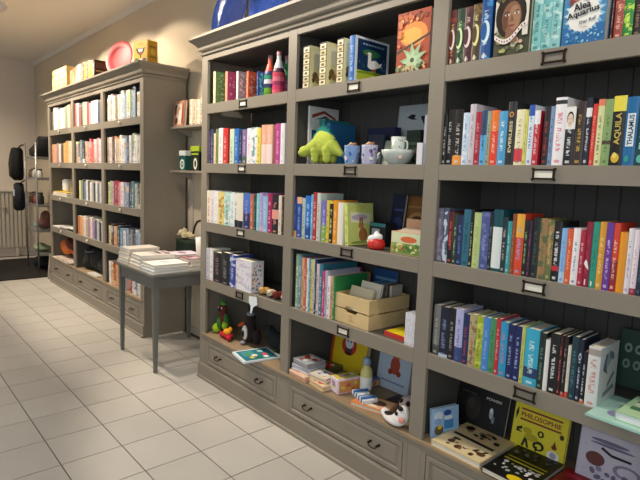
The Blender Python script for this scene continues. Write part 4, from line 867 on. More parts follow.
def cube_toy(x, y, z, w, d, h, cols, label, yaw=0):
    e = empty('soft_cube', label, 'soft toy', None, (x, y, z), (0, 0, R(yaw)))
    bm = bmesh.new(); box(bm, 0, w, 0, d, 0, h, bev=.006); mesh_obj('body', bm, pm(cols[0], .95, bump=.2, scale=80), e)
    art(e, [('r', cols[1], .01, .01, w-.01, h-.01)]+scatter(cols[2:], .012, .012, w-.012, h-.012, 8, .006, .012, 3), (0, 0, 0), (1, 0, 0), (0, 0, 1), 'front_panel')
    art(e, [('r', cols[2], .008, .008, w-.008, d-.008)]+scatter(cols[1:]+['5c9c50', 'e89048'], .012, .012, w-.012, d-.012, 12, .008, .016, 7), (0, 0, h), (1, 0, 0), (0, 1, 0), 'top_panel')
    art(e, [('r', 'e0985c', .008, .01, d-.008, h-.01)]+scatter(['d8d060', 'c86c50', '8cb060'], .012, .012, d-.012, h-.012, 8, .006, .014, 9), (w, 0, 0), (0, 1, 0), (0, 0, 1), 'side_panel')
cube_toy(1.378, .045, za, .085, .15, .085, ['e8d0dc', 'f0e0ec', 'd8d848', 'b090b8', 'e0b0c0'], 'pink and yellow soft activity cube in the middle of the base shelf', -12)
cube_toy(1.39, .215, za, .12, .1, .05, ['7c80a0', '8c90b0', '606c98', '404c8c', 'b0b0c8'], 'lilac grey soft block behind the activity cube', 0)
display('picture_book', 'large yellow book with a round red figure on its cover, standing at the back', 'book', .30, .25, .03, 'd8b81c',
        [('r', 'b84a20', .0, .0, .022, .25), ('r', 'e0c020', .026, .004, .297, .247), ('e', 'b83c24', .15, .155, .062, .06), ('e', 'd0d8e0', .15, .17, .034, .034), ('r', '303848', .12, .12, .18, .135), ('e', '30241c', .137, .18, .006, .006), ('e', '30241c', .163, .18, .006, .006), ('e', '30241c', .15, .108, .03, .01)],
        (span(329, 363, .31, ZS)[0], .31, ZS), lean=8)
BTL = empty('baby_bottle', 'yellow and white bottle standing before the yellow book', 'bottle', loc=(span(365.5, 370, .16, ZS)[0], .16, za))
BTL.scale = (1.15, 1.15, 1.25)
bm = bmesh.new(); lathe(bm, [(0, 0), (.026, 0), (.029, .006), (.029, .10), (.024, .118), (.016, .126), (.016, .135), (0, .135)], 24); mesh_obj('body', bm, pm('d8d080', .35), BTL, None, None, True)
bm = bmesh.new(); lathe(bm, [(.0295, .03), (.0295, .085)], 24); mesh_obj('label', bm, pm('f0f0e8', .6), BTL, None, None, True)
bm = bmesh.new(); lathe(bm, [(0, .1355), (.019, .1355), (.019, .158), (.012, .168), (0, .17)], 20); mesh_obj('cap', bm, pm('8ca0b8', .4), BTL, None, None, True)
display('picture_book', 'pale blue book with an orange creature on its cover at the back right', 'book', .23, .25, .02, 'a8b8cc',
        [('r', 'b4c4d4', .003, .003, .227, .247), ('e', 'a8442c', .12, .14, .034, .05), ('e', 'b85434', .12, .20, .03, .026), ('e', '8c3420', .09, .10, .016, .016), ('e', '8c3420', .15, .10, .016, .016), ('r', '7c90a8', .03, .04, .2, .05), ('e', '2c2420', .11, .205, .004, .004), ('e', '2c2420', .13, .205, .004, .004)],
        (span(373, 397, .31, ZS)[0]+.02, .31, ZS), lean=8)
display('picture_book', 'grey blue picture book with small coloured rings in the back right corner', 'book', .17, .25, .02, '98acb8',
        [('r', 'a8bcc4', .003, .003, .167, .247), ('e', '4c5c3c', .05, .09, .022, .024), ('e', 'a8a888', .05, .09, .010, .011), ('e', 'd08c3c', .085, .2, .03, .012, 40), ('e', '3c8c7c', .06, .19, .03, .01, 50), ('e', 'c84838', .11, .18, .02, .008, 40)],
        (1.775, .30, ZS), lean=8)
e = empty('crinkle_toy', 'blue and white striped crinkle toy lying before the bottle', 'soft toy', loc=(1.525, .07, za+.0215), rot=(0, 0, R(-20))); e.scale = (1, 1, .62)
bm = bmesh.new()
for k in range(9):
    x = k*.015; z = .032+.008*math.sin(k*2.1)
    prism(bm, [(x, .0), (x+.013, 0), (x+.016, z), (x+.002, z+.006)], .0, .075+.01*math.sin(k), 'y', k % 2)
mesh_obj('pleats', bm, [pm('e8ecf0', .8), pm('3c70b0', .8)], e)
display('picture_book', 'orange and cream board book lying flat near the shelf edge', 'book', .21, .13, .02, 'e88c4c',
        [('r', 'f0c898', .06, .01, .2, .12), ('e', 'f07828', .03, .07, .025, .04), ('e', '6c4438', .13, .07, .04, .03), ('e', 'f4e8d0', .1, .03, .04, .014)], (1.585, .0, ZS), lean=90, yaw=14)
thin('magazine', 'dark brown leaflet lying behind the orange board book', 'leaflet', .2, .13, .008, '3c2c2c', [('e', '7c4850', .1, .07, .05, .03), ('r', '5c4c54', .02, .1, .18, .12)], (1.66, .165, ZS), lean=90, yaw=0)
# plush slippers / animal
pl = empty('plush_animal', 'white plush animal with pink ears and dark patches at the shelf corner', 'plush toy', loc=(1.845, .04, za))
WF = pm('f0ece8', .95, bump=.4, scale=100)
blob('body', [((.0, -.02, .022), (.075, .032, .02), (0, 0, R(-18))), ((-.06, .0, .028), (.024, .022, .02)), ((.06, -.01, .06), (.035, .032, .045)), ((.045, -.025, .035), (.04, .03, .03))], WF, pl, .005)
bm = bmesh.new()
for c_, r_ in (((.045, -.043, .07), (.009, .005, .010)), ((-.02, -.018, .040), (.026, .018, .007)), ((.062, -.035, .098), (.016, .01, .012))): ell(bm, c_, r_)
mesh_obj('dark_patches', bm, pm('241c1c', .8), pl)
bm = bmesh.new(); ell(bm, (-.078, .0, .036), (.012, .012, .010)); ell(bm, (.07, -.036, .045), (.02, .014, .016)); mesh_obj('pink_patches', bm, pm('e8a090', .9), pl)
pl = empty('plush_ball', 'round black and white plush ball behind the white plush animal', 'plush toy', loc=(1.845, .15, za+.001))
bm = bmesh.new(); ell(bm, (0, 0, .05), (.05, .05, .05), None, 0, 20, 14); mesh_obj('ball', bm, pm('c8b8b0', .95, bump=.4, scale=90), pl, None, None, True)
bm = bmesh.new()
for c_ in ((-.02, -.035, .075), (.02, -.035, .075), (0, -.045, .045), (.035, -.02, .03), (-.038, -.02, .03)): ell(bm, c_, (.013, .010, .013))
mesh_obj('spots', bm, pm('2c2424', .9), pl)

# ---- left column: bottles, toys ----
def knit_bottle(x, y, label, bands):
    e = empty('bottle', label, 'bottle', loc=(x, y, z1+.0003))
    prof = [(0, 0, 0), (.034, 0, 0), (.037, .01, 0)]
    H = .225; segs = len(bands)
    def rad(z): return .037 if z < .13 else max(.014, .037-(z-.13)/(H-.13)*.030)
    for k, c in enumerate(bands):
        a, b = H*k/segs, H*(k+1)/segs; bm = bmesh.new()
        pr = [(rad(a+(b-a)*i/4)*(1 if (k or i) else .93), a+(b-a)*i/4) for i in range(5)]
        if k == 0: pr = [(0, 0)]+pr
        lathe(bm, pr, 24); mesh_obj('painted_band', bm, pm(c, .4, noise=.12, scale=60), e, None, None, True)
    bm = bmesh.new(); lathe(bm, [(0.0145, H-.001), (.015, H+.022), (0, H+.023)], 16); mesh_obj('cap', bm, pm('b88088', .4), e, None, None, True)
b0 = ony(262+3.5, 92, .08); knit_bottle(Xat(267.5, .06, z1), .075, 'red, green and white banded bottle, left of the two on the top shelf', ['5c9c28', '6cac34', '383c68', 'e8e4ec', '3c9c78', '2c3c6c', 'e04838', 'e85c44', 'e06c58'])
knit_bottle(Xat(279, .06, z1), .055, 'pink and white banded bottle, right of the two on the top shelf', ['e8607c', 'd83c68', 'a83060', 'e87888', 'd8485c', '582c44', 'e8e8ec', 'f0f0f0', 'e8e8e8'])
knit_bottle(Xat(285, .14, z1), .15, 'green and dark banded bottle half hidden behind the pink one', ['4c2c40', '5c2c48', '8c4870', '6c3058', '283c38', '3c8c58', '2c7c4c', '38a060', 'a8a8a8'])
# toy pile on fourth shelf, left column
rr = random.Random(12)
for k, (dx, dy, c, nm, lab) in enumerate([(0, 0, 'e0b068', 'finger_puppet', 'yellow finger puppet in the toy pile beside the dotted book'), (.072, -.005, 'e8d8b8', 'finger_puppet', 'cream finger puppet in the toy pile, fourth shelf'), (.148, 0, '7c2c24', 'finger_puppet', 'dark red finger puppet in the toy pile'),
                                 (.214, -.0, 'ece4d4', 'finger_puppet', 'white finger puppet at the right end of the toy pile'), (.11, .10, 'c89048', 'finger_puppet', 'orange finger puppet at the back of the toy pile')]):
    e = empty(nm, lab, 'puppet', None, (.715+dx, .075+dy, z4+.001), (0, 0, R(-80+25*(k % 2)))); e.scale = (1.22, 1.22, 1.3)
    blob('body', [((0, 0, .017), (.032, .022, .017)), ((.03, 0, .022), (.018, .018, .018)), ((-.02, .016, .014), (.013, .01, .010)), ((-.02, -.016, .014), (.013, .01, .010))], pm(c, .95, bump=.3, scale=90), e, .004)
    bm = bmesh.new(); ell(bm, (.043, -.007, .028), (.003, .003, .003)); ell(bm, (.043, .007, .028), (.003, .003, .003)); ell(bm, (.047, 0, .021), (.004, .005, .003)); mesh_obj('face', bm, pm('181414', .4), e)
e = empty('hang_tag', 'white paper tag hanging over the fourth shelf edge', 'tag', None, (.70, -.014, z4-.012)); e.scale = (1.45, 1, 1.35)
bm = bmesh.new(); prism(bm, [(-.028, .0), (.03, .006), (.035, -.03), (.005, -.048), (-.008, -.082), (-.016, -.08), (-.014, -.045), (-.03, -.03)], 0, .0012, 'y'); mesh_obj('paper', bm, pm('e8f0f4', .7), e)
bm = bmesh.new(); tube(bm, [(.01, .0, .0), (.012, .006, .010), (.015, .03, .014)], .0012, 6); mesh_obj('string', bm, pm('d0c8b8', .9), e)
# plush toys on base shelf, left column
def plush(name, label, loc, blobs, mat, extras, yaw=0, vox=.006):
    e = empty(name, label, 'plush toy', None, loc, (0, 0, R(yaw)))
    blob('body', blobs, mat, e, vox)
    for nm, col, els in extras:
        bm = bmesh.new()
        for q in els: ell(bm, *q)
        mesh_obj(nm, bm, pm(col, .9), e)
    return e
plush('parrot_plush', 'green and red parrot plush sitting at the left of the base compartment', (.145, .11, za),
      [((0, 0, .10), (.045, .04, .07)), ((0, -.005, .185), (.034, .034, .036)), ((-.05, 0, .10), (.014, .02, .055), (0, R(18), 0)), ((.05, 0, .10), (.014, .02, .055), (0, R(-18), 0))], pm('6c2c28', .95, bump=.3, scale=90),
      [('wings', '3c7430', [((-.055, .0, .10), (.014, .022, .06), (0, R(18), 0)), ((.055, -.002, .10), (.014, .022, .06), (0, R(-18), 0)), ((0, -.03, .085), (.026, .018, .05))]), ('crest', '4f9038', [((0, .0, .222), (.026, .024, .02)), ((-.012, 0, .235), (.012, .01, .016))]), ('feet', 'a8d028', [((-.035, -.03, .036), (.034, .034, .036)), ((.05, -.012, .07), (.026, .024, .034))]), ('beak', '2c2c34', [((.01, -.036, .182), (.012, .014, .012))]), ('eye', 'f0f0f0', [((-.014, -.032, .195), (.007, .004, .007)), ((.022, -.028, .195), (.007, .004, .007))])])
plush('duck_plush', 'red plush with orange yellow back lying before the parrot', (.29, .06, za),
      [((0, 0, .03), (.055, .032, .026)), ((-.055, -.01, .026), (.026, .022, .022)), ((.05, -.02, .022), (.022, .018, .018))], pm('c01c34', .95, bump=.3, scale=90),
      [('wing', 'f0a020', [((.005, -.005, .056), (.034, .026, .022)), ((.02, .01, .075), (.018, .016, .016))])])
plush('penguin_plush', 'dark brown plush bird with white oval belly and orange wing', (.455, .135, za),
      [((0, 0, .085), (.055, .048, .08)), ((.01, 0, .175), (.036, .036, .04)), ((.075, .01, .06), (.028, .03, .055))], pm('2a2020', .95, bump=.3, scale=90),
      [('belly', 'ece8e4', [((.0, -.040, .085), (.030, .016, .052))]), ('belly_patch', '1c1818', [((.0, -.054, .078), (.014, .006, .026))]), ('wing', 'b85028', [((-.062, -.03, .125), (.048, .012, .014), (0, R(-28), 0))]), ('feet', '8c8c90', [((-.005, -.052, .014), (.024, .020, .013))]), ('cap', '7c8090', [((.01, 0, .212), (.028, .028, .022))])])
plush('dog_plush', 'dark grey plush slumped at the back of the left base compartment', (.66, .22, za),
      [((0, 0, .06), (.09, .06, .058)), ((-.05, -.02, .12), (.04, .036, .036)), ((.08, -.01, .03), (.04, .03, .028))], pm('242c2c', .95, bump=.3, scale=90), [('ear', '1c2424', [((-.08, -.03, .125), (.012, .016, .03)), ((-.03, -.04, .14), (.010, .014, .028))])])
thin('magazine', 'teal board book with coloured dots overhanging the base shelf edge', 'magazine', .21, .25, .012, 'e0ecf0',
     [('r', '2c7c8c', .015, .02, .2, .235), ('r', '4c9ca8', .03, .04, .12, .12), ('e', 'f05860', .12, .18, .022, .02), ('e', 'f4f0d8', .12, .11, .02, .02), ('e', 'f0d048', .15, .08, .018, .016), ('e', 'e8f0f0', .165, .17, .02, .018), ('e', '48a060', .08, .08, .024, .02), ('e', '287048', .17, .12, .018, .018), ('e', 'a8d8d0', .06, .17, .022, .02)], (.565, -.075, ZS), lean=90, yaw=-12)
display('picture_book', 'dark green album lying at the back right of the left base compartment', 'book', .2, .14, .03, '1c4038', None, (.76, .12, ZS), lean=90, yaw=0)

# ================================================================ TOPS OF THE CASES
TOPZ = 2.4386
def plate(name, label, x, y, r, col, col2, tilt, yaw=0):
    e = empty(name, label, 'plate', None, (x, y, TOPZ+.0005+.012), (0, 0, R(yaw)))
    bm = bmesh.new(); lathe(bm, [(0, .0), (r*.55, .0), (r*.72, .008), (r, .03), (r*1.01, .033), (r*.98, .036), (r*.7, .016), (r*.55, .008), (0, .008)], 48)
    Mx = Matrix.Translation((0, 0, r)) @ Matrix.Rotation(R(tilt), 4, 'X'); bmesh.ops.transform(bm, matrix=Mx, verts=bm.verts)
    mesh_obj('dish', bm, pm(col, .45, noise=.1), e, None, None, True)
    return e
p_ = plate('plate', 'round red plate standing on the far bookcase', -2.07, .22, .175, 'b41c26', None, 78, 24)
bm = bmesh.new()
for k in range(1): pass
bm.free()
def blue_platter(x, label, yaw):
    e = empty('platter', label, 'platter', None, (x, .30, TOPZ+.006), (0, 0, R(yaw)))
    r = .24; bm = bmesh.new(); lathe(bm, [(0, .0), (r*.6, .0), (r*.78, .008), (r, .034), (r*1.01, .038), (r*.98, .041), (r*.76, .016), (r*.6, .007), (0, .007)], 56)
    Mx = Matrix.Translation((0, 0, r)) @ Matrix.Rotation(R(80), 4, 'X'); bmesh.ops.transform(bm, matrix=Mx, verts=bm.verts)
    m = pm('123070', .12, noise=.5, scale=70, bump=.3, spec=.6); mesh_obj('dish', bm, m, e, None, None, True)
blue_platter(-.09, 'dark blue glazed platter standing at the left end of the near bookcase top', 0)
blue_platter(.42, 'second dark blue glazed platter, further right on the near bookcase top', 0)
Xl = lambda px: Xat(px, .08, TOPZ)
e = empty('wooden_box', 'light wooden slatted box at the left end of the far bookcase top', 'box', None, (Xl(54.5), .06, TOPZ+.0003))
w = Xl(68.5)-Xl(54.5)
for k in range(4): bx('slat', (0, w, 0, .012, .004+k*.068, .067+k*.068), pm('e8cf88', .5, noise=.1), e)
for k in range(4): bx('slat', (w-.012, w, .0125, .2, .004+k*.068, .067+k*.068), pm('e8cf88', .5, noise=.1), e)
for k in range(4): bx('slat', (0, .012, .0125, .2, .004+k*.068, .067+k*.068), pm('e8cf88', .5, noise=.1), e)
bx('bottom', (0, w, 0, .2, 0, .0035), pm('e8cf88', .5, noise=.1), e)
tops = [(71, 'e0a878', .2), (73.5, 'c8905c', .215), (76, '8c8c80', .225), (78.5, '9ca098', .225), (81, '8c6c5c', .22), (83, '5c2020', .225), (84.8, 'e8a030', .22), (87, 'a83028', .215), (89, 'ecb038', .22), (91, 'e8a828', .215), (93, '40241c', .21)]
for k, (px, c, h) in enumerate(tops):
    xr = tops[k+1][0] if k+1 < len(tops) else 95.5
    book(Xl(px), .07, TOPZ+.0003, Xl(xr)-Xl(px)-.001, h, c, None, '%s book, %s from the left on top of the far bookcase' % (cname(c), ORD[k]), d=.16,
         **(dict(right=lambda d, h: [('r', '3a2018', 0, 0, d, h), ('r', '8c5c3c', d*.1, h*.12, d*.9, h*.3), ('r', 'b08050', d*.1, h*.42, d*.9, h*.5), ('r', '6c3c28', d*.1, h*.6, d*.9, h*.88)]) if k == len(tops)-1 else {}))
e = empty('tin_box', 'yellow tin box with a black and red figure beside the red plate', 'box', None, (Xat(133.5, .04, TOPZ), .04, TOPZ+.0003), (0, 0, R(16))); e.scale = (.86, .86, .86)
bx('body', (0, .22, 0, .13, 0, .235), pm('d8a828', .35), e, bev=.006)
art(e, [('r', 'e4bc38', .012, .012, .208, .222), ('p', '201c14', [(.04, .17), (.055, .155), (.165, .155), (.18, .17), (.165, .12), (.12, .085), (.115, .055), (.105, .055), (.10, .085), (.055, .12)]), ('p', 'f0ece0', [(.07, .15), (.15, .15), (.14, .12), (.08, .12)]), ('p', 'c83828', [(.085, .118), (.135, .118), (.11, .09)]), ('e', '3c7040', .05, .04, .03, .022), ('e', 'f0ece0', .11, .035, .026, .02), ('e', '4c3c70', .17, .04, .028, .018), ('e', 'c89828', .11, .2, .05, .008)], (0, 0, 0), (1, 0, 0), (0, 0, 1), 'tin_print')
art(e, [('r', 'c89420', .01, .012, .12, .222), ('r', '8c6c20', .02, .06, .11, .08), ('r', '8c6c20', .02, .16, .11, .18), ('e', 'dcb040', .065, .12, .03, .03)], (.22, 0, 0), (0, 1, 0), (0, 0, 1), 'tin_print')
# ================================================================ BETWEEN THE CASES: wall shelves, table
e = empty('wall_shelf', 'pair of taupe wall shelves on a metal rail between the bookcases', 'shelf', None, (0, 0, 0))
for zt in (1.905, 1.525):
    bx('shelf_board', (-1.05, -.07, .262, .468, zt-.02, zt), TAUPE, e, bev=.002)
    for xx in (-1.0, -.3):
        bm = bmesh.new(); prism(bm, [(.455, zt-.0205), (.30, zt-.0205), (.455, zt-.09)], xx-.004, xx+.004, 'x'); mesh_obj('bracket', bm, pm('a8a49c', .4, .3), e)
bx('wall_rail', (-1.018, -.985, .452, .4695, .72, 2.02), pm('c4beb4', .4), e)
zsh = 1.905
display('book', 'brown and cream photo book facing front on the upper wall shelf', 'book', .20, .225, .025, 'b07858',
        [('r', 'c89478', .004, .004, .196, .221), ('r', 'ecdcc8', .05, .02, .15, .2), ('e', '8c4c34', .035, .14, .022, .04), ('e', '3c2820', .04, .175, .02, .02), ('e', 'd8a078', .1, .13, .03, .04), ('e', '6c3c2c', .06, .05, .026, .03), ('e', 'f4ece0', .12, .1, .03, .05), ('r', 'a8583c', .155, .02, .19, .2)], (Xat(173, .295, 1.905), .295, zsh), lean=4)
for k in range(6):
    book(Xat(189, .30, 1.905)+.062*k, .30, zsh+.0003, .055, .22-.006*(k % 3), ['e8dcc4', 'dccbb0', 'f0e6d0', 'e0d0b8', 'd8c4a4', 'ece0cc'][k], None, 'cream book on the upper wall shelf, %s from the left' % ORD[k], d=.14, prt=(0, 0, .3))
zsh = 1.525
def jar_box(x, w, h, c, top, label, shapes):
    e = empty('gift_box', label, 'box', None, (x, .33, zsh+.0003))
    bx('body', (0, w, 0, .08, 0, h), pm(c, .45), e, bev=.002); bx('lid', (-.001, w+.001, -.001, .081, h+.0002, h+.045), pm(top, .45), e, bev=.002)
    art(e, shapes, (0, 0, 0), (1, 0, 0), (0, 0, 1), 'printed_label')
jar_box(Xat(179, .33, 1.525), .12, .13, '1c5c54', 'e4ece8', 'dark green box with white lid and round white label, lower wall shelf', [('e', 'e8f0ec', .06, .055, .042, .046), ('e', '1c5c54', .06, .055, .026, .028), ('e', 'e8f0ec', .06, .055, .012, .014)])
jar_box(Xat(190.5, .33, 1.525), .15, .165, '20281c', 'a4bc2c', 'black box with lime lid and oval white label, lower wall shelf', [('e', 'e8e8d8', .085, .06, .032, .05), ('e', '384020', .085, .06, .018, .03), ('r', 'a4bc2c', .01, .135, .14, .15)])
jar_box(Xat(190.5, .33, 1.525)+.19, .13, .15, '30442c', '8ca43c', 'olive green box beside the black one, lower wall shelf', [('e', 'd8e0c0', .06, .07, .03, .04)])
bm = bmesh.new(); tube(bm, [(-1.033, .44, .08), (-1.033, .44, .70)], .012, 12); pipe = mesh_obj('heating_pipe', bm, pm('d8d4cc', .3), None, None, None, True)
bm = bmesh.new(); tube(bm, [(-1.033, .44, .0), (-1.033, .44, .08)], .022, 12); mesh_obj('valve', bm, pm('4c4844', .4), pipe)
tag(pipe, 'thin white vertical pipe on the wall beneath the wall shelves', 'pipe')

TG = pm('70706a', .5, noise=.04, scale=8)
tb = empty('side_table', 'grey painted table with tapered legs standing between the two bookcases', 'table', None, (-.93, -.285, 0))
tw, td, th = .74, .70, .755
bm = bmesh.new(); r = .03
pts = []
for cx_, cy_, a0 in ((tw-r, r, -90), (tw-r, td-r, 0), (r, td-r, 90), (r, r, 180)):
    for i in range(5): a = R(a0+90*i/4); pts.append((cx_+r*math.cos(a), cy_+r*math.sin(a)))
prism(bm, pts, th-.022, th, 'z'); bmesh.ops.bevel(bm, geom=[e_ for e_ in bm.edges if abs(e_.verts[0].co.z-e_.verts[1].co.z) < 1e-6], offset=.003, segments=2, affect='EDGES'); mesh_obj('tabletop', bm, TG, tb)
for q in ((.06, tw-.06, .03, .048), (.06, tw-.06, td-.048, td-.03)): bx('apron', (q[0], q[1], q[2], q[3], th-.115, th-.0225), TG, tb)
for q in ((.03, .048), (tw-.048, tw-.03)): bx('apron', (q[0], q[1], .06, td-.06, th-.115, th-.0225), TG, tb)
for lx, ly in ((.024, .024), (tw-.066, .024), (.024, td-.066), (tw-.066, td-.066)):
    bm = bmesh.new(); k0 = 0.009 if 1 else 0
    a = [(lx, ly), (lx+.042, ly), (lx+.042, ly+.042), (lx, ly+.042)]; b = [(lx+k0, ly+k0), (lx+.042-k0, ly+k0), (lx+.042-k0, ly+.042-k0), (lx+k0, ly+.042-k0)]
    top = [bm.verts.new((p[0], p[1], th-.0226)) for p in a]; m_ = [bm.verts.new((p[0], p[1], th-.13)) for p in a]; bt = [bm.verts.new((p[0], p[1], .0)) for p in b]
    bm.faces.new(top); bm.faces.new(bt)
    for s1, s2 in ((top, m_), (m_, bt)):
        for i in range(4): bm.faces.new([s1[i], s1[(i+1) % 4], s2[(i+1) % 4], s2[i]])
    mesh_obj('leg', bm, TG, tb)
def flat_book(x, y, z, w, d, t, cover, label, yaw=0, shapes=None, pg=None):
    return display('book', label, 'book', w, d, t, cover, shapes, (x, y, z), lean=90, yaw=yaw, pages_c=pg or pm('ece6da', .9))
zt = th+.0004
# stacks seen from the front right: x along the case, y towards the wall
WH = 'e6e2da'
flat_book(-.91, -.27, zt, .21, .29, .024, 'c8bcb0', 'grey beige book at the bottom of the left table stack', 2)
flat_book(-.90, -.262, zt+.0252, .20, .28, .024, WH, 'white book second in the left table stack', -1)
flat_book(-.905, -.26, zt+.0504, .20, .27, .026, 'b8a898', 'taupe book third in the left table stack', 3)
flat_book(-.90, -.25, zt+.0776, .19, .26, .026, 'e8e0d4', 'cream book fourth in the left table stack', 0)
flat_book(-.90, -.25, zt+.1048, .19, .26, .020, 'dcd6ce', 'pale grey book on top of the left table stack', 2)
flat_book(-.68, -.265, zt, .22, .29, .026, 'd8c8b4', 'tan edged book at the bottom of the middle table stack', -2)
flat_book(-.675, -.26, zt+.0272, .21, .28, .024, WH, 'white book second in the middle table stack', 1)
flat_book(-.67, -.25, zt+.0524, .21, .28, .026, 'e8e4dc', 'white book third in the middle table stack', 0)
flat_book(-.675, -.245, zt+.0796, .21, .28, .024, 'f0ece4', 'white book with dark print on top of the middle table stack', -3, [('r', 'd8ccd0', .01, .12, .2, .27), ('r', '2c2428', .02, .17, .14, .20), ('e', '3c3438', .14, .24, .04, .02), ('e', 'a88890', .06, .24, .03, .02)])
flat_book(-.448, -.265, zt, .225, .30, .022, 'dce0e4', 'bluish white book at the bottom of the front right table stack', 1)
flat_book(-.445, -.26, zt+.0232, .22, .29, .020, 'e8ecf0', 'white book second in the front right table stack', 2)
flat_book(-.44, -.255, zt+.0444, .215, .28, .022, 'f2f0ea', 'bright white book on top of the front right table stack', 0, [('e', 'c8d0d8', .1, .14, .06, .03)])
flat_book(-.45, .05, zt, .20, .14, .03, 'e0dcd0', 'cream book at the bottom of the rear right table stack', 0)
flat_book(-.445, .055, zt+.0312, .19, .135, .028, 'e8e4dc', 'white book second in the rear right table stack', 2)
flat_book(-.45, .06, zt+.0604, .175, .13, .022, '8c5c60', 'mauve book on top of the rear right table stack', -6, [('r', 'b08890', .01, .01, .165, .12), ('e', '6c3c44', .06, .06, .03, .03), ('r', 'd8c0c4', .10, .04, .15, .1)])
flat_book(-.70, .05, zt, .22, .24, .03, 'd8d0c4', 'beige book at the bottom of the rear middle table stack', 0)
flat_book(-.695, .055, zt+.0312, .21, .23, .028, 'e4dcd8', 'white book second in the rear middle table stack', 2)
flat_book(-.70, .06, zt+.0604, .21, .22, .026, 'c8b4c8', 'lilac book on top of the rear middle table stack', -4, [('r', 'e8dce8', .02, .02, .19, .2), ('e', '9c7c98', .1, .1, .06, .03)])
# flowers in a white pot on a dark box, and a cloth bag
e = empty('display_box', 'dark green box at the back of the table carrying the dried flowers', 'box', None, (Xat(176, .29, .8), .29, zt))
bx('body', (0, .24, 0, .11, 0, .13), pm('1f3028', .5), e); bx('lid', (-.003, .243, -.003, .113, .1303, .155), pm('2c4034', .5), e, bev=.002)
pot = empty('flower_pot', 'white ribbed pot beside the stacked books, partly behind the near bookcase', 'pot', None, (Xat(197.5, .22, .85)+.02, .25, zt)); pot.scale = (.9, .9, 1.3)
bm = bmesh.new(); prof = [(0, 0), (.04, 0), (.045, .01), (.055, .12), (.058, .175), (.054, .175), (.05, .12), (0, .115)]
lathe(bm, prof, 24); mesh_obj('body', bm, pm('f0ece4', .5, bump=.3, scale=60), pot, None, None, True)
bq = empty('dried_flowers', 'cream dried flower bunch lying on the dark green box', 'flowers', None, (Xat(185, .34, .93), .34, zt+.156))
rr = random.Random(6)
for k in range(22):
    a = rr.uniform(0, 6.28); d_ = rr.uniform(0, .11); x, y, z = d_*math.cos(a)*1.15, d_*math.sin(a)*.3, .015+rr.uniform(0, .07)*(1-d_/.16)+.012
    bm = bmesh.new(); s_ = rr.uniform(.018, .03)
    for p_i in range(6):
        th_ = 6.28*p_i/6; ell(bm, (s_*.5*math.cos(th_), s_*.5*math.sin(th_), .002*(p_i % 2)), (s_*.55, s_*.36, s_*.3), (rr.uniform(-.4, .4), -.5, th_), 0, 8, 6)
    ell(bm, (0, 0, s_*.12), (s_*.25, s_*.25, s_*.25), None, 1, 8, 6)
    mesh_obj('blossom', bm, [pm(rr.choice(['e8dcb4', 'dccda0', 'f0e6c8']), .9), pm('c8b070', .9)], bq, (x, y, z), (rr.uniform(-.7, .7), rr.uniform(-.7, .7), rr.uniform(0, 3)))
bm = bmesh.new()
for k in range(10): tube(bm, [(rr.uniform(-.05, .05), rr.uniform(-.02, .02), .006), (rr.uniform(-.1, .1), rr.uniform(-.03, .03), .05)], .0015, 5)
mesh_obj('stems', bm, pm('8c8450', .9), bq)
bag = empty('cloth_bag', 'light cloth bag with a black curved rim behind the pot', 'bag', None, (Xat(198, .41, .95), .41, zt))
blob('cloth', [((0.02, .02, .10), (.09, .018, .10)), ((.02, .02, .22), (.10, .018, .09)), ((-.05, .02, .17), (.05, .018, .06))], pm('cfc4b0', .95, bump=.3, scale=50), bag, .008)
bm = bmesh.new(); tube(bm, [(-.14, .02, .17), (-.12, .018, .21), (-.09, .015, .27), (-.045, .015, .315), (0, .015, .33), (.06, .015, .335)], .009, 8); mesh_obj('rim', bm, pm('1c1818', .6), bag, None, None, True)

# ================================================================ FAR END
bxx = OPEN[0][0]+FX
# third shelf left: white box, card, yellow stack
z = ZT[2]
thin('gift_box', 'white box with rounded top on the third shelf, left column of the far bookcase', 'box', .19, .155, .10, 'f0f0ec', None, (bxx+.16, FY+.09, z+.052), bev=.02)
thin('picture_card', 'small card with a pink and brown picture standing on the third shelf, far bookcase', 'card', .27, .24, .012, '988468', [('e', 'c86878', .17, .09, .06, .05), ('e', '3c3038', .09, .12, .05, .06), ('r', 'b8b0a0', .02, .16, .25, .22), ('e', '6c5848', .2, .17, .05, .03)], (bxx+.47, FY+.10, z+.052), lean=6)
flat_book(bxx+.05, FY+.0, z, .62, .21, .024, 'e8e0cc', 'long cream album at the bottom of the flat pair, third shelf, far bookcase')
flat_book(bxx+.08, FY+.005, z+.0252, .58, .21, .026, 'e0c030', 'long yellow album lying under the white box, far bookcase')
z = ZT[3]
for k, (xx, w_) in enumerate(((.03, .3), (.30, .3), (.58, .3))):
    flat_book(bxx+xx, FY-.0+.01*k, z+.0125*(k), w_, .2, .0115, ['ecebe6', 'e4dcd6', 'f0ece6'][k], '%s pale magazine lying on the fourth shelf, left column, far bookcase' % ['leftmost', 'middle', 'rightmost'][k])
z = ZS
e = empty('orange_bag', 'crumpled orange bag in the bottom left of the far bookcase', 'bag', None, (bxx+.30, FY+.15, z+.055))
blob('body', [((-.14, 0, .10), (.13, .09, .10)), ((.06, .02, .12), (.12, .09, .10), (0, .3, 0)), ((.2, .02, .08), (.12, .08, .08)), ((-.02, -.05, .06), (.15, .05, .06))], pm('c8641c', .6, noise=.4, scale=10), e, .012)
blob('dark_fold', [((.16, -.03, .16), (.16, .08, .07), (0, .3, 0))], pm('5c2018', .7, noise=.3), e, .012)
for k in range(4):
    flat_book(bxx+.02+.16*k, FY-.005, z+.0125*(k % 2), .30, .22, .011, ['e4dcd0', 'd0c4b8', 'ece6de', 'c8bcb0'][k], ['leftmost', 'second', 'third', 'rightmost'][k]+' pale paper pad in the bottom left of the far bookcase')
bxm = OPEN[1][0]+FX
